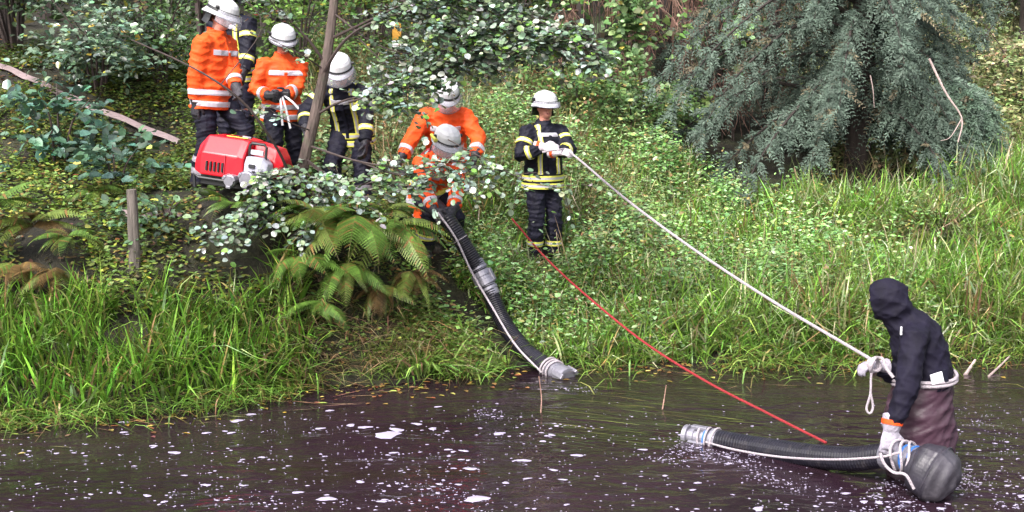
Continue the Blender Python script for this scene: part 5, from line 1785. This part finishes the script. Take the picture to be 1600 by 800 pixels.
i = min(range(len(sp1)), key=lambda k: (sp1[k] - (P(722, 372, 11.95) - O1)).length)
hose_clamp(sp1[i], (sp1[i + 3] - sp1[i - 3]).normalized(), h1, .078, 'rope_ring', 'rope', .022)

h2 = empty('suction_hose', PW(1230, 700)); tag(h2, 'black ribbed suction hose floating on the river with grey strainer ball', 'hose')
O2 = h2.location
H2 = [PW(1118, 688, .025), PW(1180, 699, .03), PW(1260, 711, .065), PW(1330, 717, .12), P(1380, 712, 7.85), P(1412, 716, 7.72)]
H2 = [q - O2 for q in H2]
ho2, sp2 = ribbed(H2, RH_, 'hose_tube', h2)
ax0 = (sp2[0] - sp2[5]).normalized()
coupling(sp2[0], ax0, h2, [(-.02, .078), (-.005, .088), (.02, .088), (.022, .062), (.05, .062), (.052, .072), (.085, .072), (.087, .06), (.105, .06), (.107, .07), (.135, .07), (.137, .058), (.16, .058), (.162, .068), (.19, .068), (.192, .056), (.215, .056), (.217, .078), (.25, .08), (.255, .06)], r_=.062, lug_at=.13)
hose_clamp(sp2[0] + ax0 * .068, ax0, h2, .074, 'blue_ring', 'blue', .02)
e = sp2[-1]; ax = (sp2[-1] - sp2[-6]).normalized()
hose_clamp(e - ax * .12, ax, h2, .092, 'clamp_ring', 'alu', .05)
coupling(e, ax, h2, [(-.05, .080), (.0, .085), (.06, .09), (.065, .08), (.12, .085), (.2, .085)], r_=.08, lugs=False)
hose_clamp(e + ax * .035, ax, h2, .095, 'blue_ring', 'blue', .018)
hose_clamp(e + ax * .095, ax, h2, .093, 'blue_ring', 'blue', .014)
# strainer ball: rubber basket with seam ribs
SC = P(1462, 740, 7.55) - O2
sx = Vector((.70, -.62, -.35)).normalized(); u_, v_ = perp(sx)
V, F = [], []; nu, nv = 48, 40
for i in range(nv + 1):
    th = math.pi * i / nv
    for j in range(nu):
        ph = 2 * math.pi * j / nu
        rr = .178
        rr += .006 * math.exp(-((th - 1.62) / .045) ** 2) - .006 * math.exp(-((th - 1.52) / .04) ** 2)
        rr += .010 * math.exp(-((math.sin(ph * 1.0 + .6) - .15) / .05) ** 2) * math.sin(th) - .007 * math.exp(-((th - .75 - .12 * math.sin(2 * ph)) / .06) ** 2)
        for c_ in (.6, 1.05, 2.2): rr += .005 * math.sin(th * 9 + 2 * math.sin(ph + c_)) * .5
        rr *= 1 + .03 * math.sin(3 * ph + 1) * math.sin(th) + .02 * math.sin(2 * ph)
        sq = .93 if th < 1.57 else 1.0
        V.append(SC - sx * (rr * math.cos(th) * (1.08 if th < 1.57 else .78)) + (u_ * math.cos(ph) + v_ * math.sin(ph)) * (rr * math.sin(th) ** .85 * 1.02))
for i in range(nv):
    for j in range(nu):
        F.append((i * nu + j, (i + 1) * nu + j, (i + 1) * nu + (j + 1) % nu, i * nu + (j + 1) % nu))
mb = MB(); mb.add(V, F); mb.m = [1 if k // nu > nv * .53 else 0 for k in range(len(F))]; st = mb.build('strainer_ball', [M['basket'], M['basket_pale']], h2)
mb = MB()
ringp = [SC + sx * .005 + (u_ * math.cos(t) + v_ * math.sin(t)) * .187 for t in np.linspace(0, 2 * math.pi, 40)]
mb.loft(ringp, .007, n=6); mb.build('seam', M['basket'], st)

# ------------------------------------------------------------------ ropes
def rope(pts, r_, name, mat, parent=None, n=80):
    sp, L = spline(pts, n)
    mb = MB(); mb.loft(sp, r_, n=7, cap=.3)
    return mb.build(name, M[mat], parent)
a_, b_ = P(893, 240, 13.1), P(1362, 562, 8.0)
sag = [a_ * (1 - t) + b_ * t - Vector((0, 0, .10 * 4 * t * (1 - t))) for t in (.0, .25, .5, .75, 1)]
wr_ = empty('safety_rope', a_); tag(wr_, 'long white safety rope from the standing navy firefighter to the hooded man', 'rope')
def rel(l, o): return [q - o for q in l]
rope(rel([P(848, 238, 13.2), P(872, 234, 13.1)] + sag, a_), .0115, 'rope_span', 'rope', wr_, 120)
rope(rel([P(1366, 562, 7.98), P(1378, 560, 7.9), P(1385, 575, 7.86), P(1396, 590, 7.82)], a_), .011, 'rope_tail', 'rope', wr_, 30)
rope(rel([P(1363, 566, 7.9), P(1361, 590, 7.9), P(1360, 615, 7.9), P(1354, 638, 7.9), P(1359, 646, 7.89), P(1364, 636, 7.9), P(1360, 612, 7.9)], a_), .008, 'hanging_loop', 'rope', wr_, 40)
for k in range(3):
    cc = P(1366, 570, 7.93); ck = Vector((.35 + .3 * k, -.6, .3 - .3 * k)).normalized(); u1, v1 = perp(ck)
    rope(rel([cc + (u1 * math.cos(t) + v1 * math.sin(t) * .75) * (.055 + .008 * k) for t in np.linspace(0, 2 * math.pi, 14)], a_), .0095, 'rope_coil', 'rope', wr_, 30)
wb = []
wc_ = P(1444, 588, 8.05)
for t in np.linspace(0, 2 * math.pi, 24):
    wb.append(wc_ + Vector((.205 * math.cos(t), .20 * math.sin(t), .012 * math.sin(2 * t) + .03 * math.cos(t))) - a_)
rope(wb, .012, 'waist_loop', 'rope', wr_, 60)
rope([q + Vector((.0, -.004, -.024)) for q in wb], .011, 'waist_loop', 'rope', wr_, 60)

r1 = rope([P(800, 342, 13.0), P(812, 356, 12.85), P(850, 400, 12.3), P(905, 452, 11.4), P(1000, 530, 10.4), P(1100, 594, 9.6), P(1200, 646, 9.05), P(1291, 692, 8.62)], .010, 'red_rope', 'red_rope', None, 90)
tag(r1, 'thin red rope slanting from the bank down to the floating hose', 'rope')
gr = empty('guide_rope', G(760, 12)); tag(gr, 'white cord running along the black hose down the bank', 'rope'); o_ = gr.location
rope(rel([P(684, 332, 11.85), P(712, 372, 11.82), P(737, 425, 11.75), P(768, 478, 11.62), P(804, 537, 11.38), P(846, 582, 11.1)], o_), .010, 'cord', 'rope', gr, 60)
g2 = empty('tie_rope', PW(1300, 720)); tag(g2, 'pale cord tied along the floating hose and knotted at the strainer', 'rope'); o_ = g2.location
rope(rel([P(1100, 690, 8.8), P(1150, 703, 8.5), P(1220, 714, 8.2), P(1300, 718, 7.85), P(1375, 714, 7.62), P(1405, 707, 7.6)], o_), .008, 'cord', 'rope', g2, 60)
kn = P(1402, 712, 7.72)
axn = Vector((.75, -.6, -.05)).normalized(); un, vn = perp(axn)
for k, (o__, rr) in enumerate(((.0, .105), (.05, .104), (.09, .106))):
    rope(rel([kn + axn * (o__ + .02 * math.sin(t * 2 + k)) + (un * math.cos(t) + vn * math.sin(t)) * rr for t in np.linspace(0, 2 * math.pi, 20)], o_), .009, 'knot_turn', 'rope', g2, 40)
for k in range(3):
    kc = sp1[-1] + O1; ka = (sp1[-1] - sp1[-6]).normalized(); ku, kv = perp(ka)
    rope([kc + ka * (-.05 + .05 * k + .012 * math.sin(t + k)) + (ku * math.cos(t) + kv * math.sin(t)) * .098 - gr.location for t in np.linspace(0, 2 * math.pi, 18)], .010, 'rope_turn', 'rope', gr, 36)
    kc = sp2[0] + O2; ka = ax0; ku, kv = perp(ka)
    rope(rel([kc + ka * (.0 + .06 * k + .012 * math.sin(t + k)) + (ku * math.cos(t) + kv * math.sin(t)) * (.09 - .006 * k) for t in np.linspace(0, 2 * math.pi, 18)], o_), .008, 'knot_turn', 'rope', g2, 36)
rope(rel([P(1375, 708, 7.6), P(1382, 725, 7.58), P(1396, 738, 7.55), P(1415, 742, 7.5), P(1428, 764, 7.48)], o_), .010, 'rope_end', 'rope', g2, 30)

# ------------------------------------------------------------------ portable fire pump
pump = empty('portable_pump', G(384, 11.55)); pump.scale = (.88, .88, .88); tag(pump, 'portable fire pump with faceted red hood standing on the slope', 'pump')
pump.rotation_euler = (0, R(7), R(-14))
zb = P(380, 300, 11.55).z - pump.location.z
pump.location.z += max(-.05, zb) * 0.5
def prism(sections, mat, name, parent, bevel=.015):
    mb = MB(); n = len(sections[0]); V = [q for s_ in sections for q in s_]; F = []
    for k in range(len(sections) - 1):
        for j in range(n):
            F.append((k * n + j, k * n + (j + 1) % n, (k + 1) * n + (j + 1) % n, (k + 1) * n + j))
    F.append(tuple(range(n - 1, -1, -1))); F.append(tuple((len(sections) - 1) * n + j for j in range(n)))
    mb.add(V, F); return mb.build(name, M[mat], parent, smooth=False, bevel=bevel)
def sec(x, y0, y1, zl, zm, zh, yt0, yt1): return [(x, y0, zl), (x, y0, zm), (x, yt0, zh), (x, yt1, zh), (x, y1, zm), (x, y1, zl)]
hood = prism([sec(-.47, -.24, .22, .20, .30, .46, -.16, .16), sec(-.37, -.30, .28, .17, .40, .58, -.17, .17), sec(.02, -.30, .28, .17, .40, .58, -.17, .17), sec(.10, -.29, .28, .17, .39, .565, -.17, .17)], 'red', 'hood', pump)
prism([sec(.105, -.10, .28, .20, .40, .56, -.05, .17), sec(.36, -.10, .27, .20, .38, .52, -.05, .16), sec(.44, -.06, .22, .22, .32, .42, -.02, .13)], 'red', 'rear_hood', pump)
prism([sec(.12, -.31, -.105, .16, .34, .42, -.27, -.12), sec(.30, -.30, -.105, .16, .34, .42, -.27, -.12), sec(.36, -.27, -.105, .18, .30, .36, -.25, -.12)], 'grey_plastic', 'control_panel', pump, .012)
q = MB(); q.loft([(.12, -.20, .40), (.12, -.20, .53), (.145, -.20, .555), (.28, -.20, .555), (.305, -.20, .53), (.305, -.20, .40)], .016, n=8, cap=.1); q.build('carry_handle', M['black'], pump)
q = MB(); q.box((.21, -.205, .465), (.14, .03, .05)); q.build('latch', M['silver'], pump, smooth=False, bevel=.006)
q = MB(); q.box((.21, -.315, .33), (.07, .015, .04)); q.box((.235, -.32, .27), (.03, .02, .03)); q.build('gauge_plate', M['black'], pump, smooth=False, bevel=.004)
q = MB(); q.box((-.06, -.14, .592), (.24, .02, .008)); q.build('warning_strip', M['yellow'], pump, smooth=False)
q = MB(); q.box((.04, -.12, .600), (.10, .03, .022)); q.build('hood_latch', M['alu'], pump, smooth=False, bevel=.004)
for y in (-.26, .24):
    q = MB(); q.loft([(-.44, y, .02), (-.46, y, .16), (-.40, y, .13), (.40, y, .13), (.46, y, .16), (.44, y, .02)], .018, n=8, cap=.2); q.build('frame_rail', M['black'], pump)
q = MB(); q.box((0, 0, .12), (.80, .46, .12)); q.build('base_tray', M['black'], pump, smooth=False, bevel=.01)
for k, (x, y, zz, rr) in enumerate(((.20, -.36, .20, .065), (.02, -.37, .16, .05))):
    c = Vector((x, y, zz)); o = coupling(c, Vector((0, -1, -.1)), pump, [(-.08, rr), (-.02, rr), (-.015, rr * 1.25), (.03, rr * 1.25), (.035, rr * 1.05), (.06, rr * 1.05)], 'outlet', lugs=True, r_=rr)
q = MB(); q.loft([(.30, -.30, .30), (.36, -.38, .24), (.33, -.44, .12), (.22, -.46, .06)], .022, n=8); q.build('drain_pipe', M['alu'], pump)

for k in range(5):
    q = MB(); q.box((-.30 + .045 * k, -.312, .27), (.018, .02, .10)); q.build('vent_slot', M['black'], pump, smooth=False)
q = MB(); q.box((-.10, -.305, .30), (.010, .012, .20)); q.box((-.10, 0, .588), (.010, .30, .010)); q.build('hood_seam', M['maroon'], pump, smooth=False)
for k, (x, z_) in enumerate(((.15, .22), (.26, .215), (.315, .25))):
    q = MB(); q.loft([(x, -.30, z_), (x, -.335, z_)], .022, n=12); q.build('gauge', M['black'] if k else M['alu'], pump)

# ------------------------------------------------------------------ foam on the water
V, F = [], []
fr = np.random.default_rng(5)
def blob(x, y, a, b):
    k = 11 if a > .012 else 7; o = len(V); ph = fr.uniform(0, 6.28); tw = fr.normal(-.1, .25)
    ct, st_ = math.cos(tw), math.sin(tw)
    V.append((x, y, .006 + .12 * min(a, b)))
    for ring, hh in ((.62, .75), (1.0, 0)):
        for j in range(k):
            t = 2 * math.pi * j / k
            rr = ring * (1 + .25 * math.sin(2 * t + ph) + .14 * math.sin(3 * t + 2.3 * ph) + .08 * math.sin(5 * t))
            dx, dy = a * rr * math.cos(t), b * rr * math.sin(t)
            V.append((x + dx * ct - dy * st_, y + dx * st_ + dy * ct, .003 + hh * .12 * min(a, b)))
    for j in range(k):
        F.append((o, o + 1 + j, o + 1 + (j + 1) % k))
        F.append((o + 1 + j, o + 1 + k + j, o + 1 + k + (j + 1) % k, o + 1 + (j + 1) % k))
for px, py, w_ in ((605, 680, 46), (570, 668, 22), (500, 670, 16), (548, 665, 16), (515, 642, 14), (620, 672, 24), (195, 660, 18), (193, 676, 14), (392, 648, 16), (370, 658, 20), (322, 677, 14), (818, 720, 22), (902, 712, 18), (735, 733, 20), (725, 705, 16),
                   (862, 680, 14), (684, 636, 14), (652, 663, 16), (780, 678, 22), (848, 690, 14), (865, 735, 14), (700, 703, 12), (1005, 703, 14), (880, 750, 14), (790, 755, 14), (1090, 755, 12), (240, 697, 12), (230, 775, 14), (510, 780, 30), (465, 770, 18), (745, 780, 40)):
    q = PW(px, py); a = w_ * q.y / F_PX / 2
    blob(q.x, q.y, a, a * fr.uniform(.55, .9))
cent = []
for k in range(115):
    px = fr.uniform(-40, 1640); py = 640 + 190 * fr.beta(1.6, 1.2)
    if px < 300 and fr.random() < .45: continue
    cent.append((px, py))
for px, py in cent:
    m_ = int(fr.integers(3, 22)); q = PW(px, py); sp_ = fr.uniform(.06, .3)
    for i in range(m_):
        x, y = q.x + fr.normal(0, sp_ * 2.4), q.y + fr.normal(0, sp_ * .42)
        a = float(np.clip(fr.lognormal(-5.1, .6), .003, .045))
        if y < shore_y(x) - .35: blob(x, y, a, a * fr.uniform(.5, .95))
for k in range(620):
    px = fr.uniform(-40, 1640); py = fr.uniform(628, 830); q = PW(px, py)
    a = float(np.clip(fr.lognormal(-5.15, .5), .003, .03))
    if q.y < shore_y(q.x) - .3: blob(q.x, q.y, a, a * fr.uniform(.5, .95))
# froth trails along the floating hose, behind the man and below the strainer
def froth(px0, py0, px1, py1, sp_, m_, mean=-5.35):
    m_ = int(m_ * .8)
    for i in range(m_):
        t = fr.random(); q = PW(px0 + (px1 - px0) * t + fr.normal(0, 8), py0 + (py1 - py0) * t + fr.normal(0, sp_))
        a = float(np.clip(fr.lognormal(mean, .5), .003, .03)); blob(q.x, q.y, a, a * fr.uniform(.5, .9))
froth(1045, 690, 1190, 728, 8, 230)
froth(1040, 705, 1160, 718, 5, 120)
froth(1170, 745, 1260, 765, 5, 110)
froth(1500, 640, 1590, 690, 22, 130)
froth(1500, 720, 1600, 790, 24, 150)
froth(1350, 770, 1430, 790, 10, 80)
froth(1495, 735, 1525, 765, 6, 70)
froth(1380, 758, 1500, 764, 3, 110)
froth(860, 606, 935, 612, 4, 60)
froth(650, 760, 780, 790, 14, 130)
froth(1010, 716, 1070, 722, 4, 50)
froth(740, 640, 800, 655, 5, 70)
mb = np_mesh('foam', np.array(V), loops=np.concatenate([np.array(f_) for f_ in F]), sizes=np.array([len(f_) for f_ in F]))
fo = mesh_obj('foam', mb, M['foam'])
tag(fo, 'white foam flecks drifting on the dark river', 'foam', kind='stuff')

# long weed streaming just under and on the surface by the hose end
wc = Cloud(); n = 320
pxs = RNG.uniform(820, 1120, n); pys = RNG.uniform(575, 690, n)
pp = np.array([tuple(PW(a, b)) for a, b in zip(pxs, pys)])
L_ = RNG.uniform(.25, .7, n)
ax = np.stack([np.full(n, .9), RNG.normal(-.35, .12, n), np.zeros(n)], -1)
wc.add(leaf_arrays(pp + np.array([0, 0, .001]), np.tile([0, 0, 1.0], (n, 1)), ax, L_, RNG.uniform(.01, .022, n), tints(n, (0.045, .05, .018), [(0.10, .12, .03)], .2, .3), 'diamond'))
# straws and reeds afloat among the shore grass
n = 260
x = np.concatenate([RNG.uniform(-6, -1.0, 150), RNG.uniform(0.8, 6.5, 110)])
pp = np.stack([x, shore_y(x) - np.abs(RNG.normal(0, .38, n)) + .05, np.full(n, .008)], -1)
a = RNG.uniform(0, 6.28, n)
wc.add(leaf_arrays(pp, np.tile([0, 0, 1.0], (n, 1)), np.stack([np.cos(a), np.sin(a) * .5, RNG.uniform(0, .12, n)], -1), RNG.uniform(.12, .45, n), RNG.uniform(.006, .016, n), tints(n, (0.30, .27, .12), [(0.16, .26, .05), (0.33, .2, .12)], .6, .3), 'diamond'))
wd = wc.build('water_weed', M['grass'])
tag(wd, 'streaming weed and floating straws along the shore', 'weed', kind='stuff')
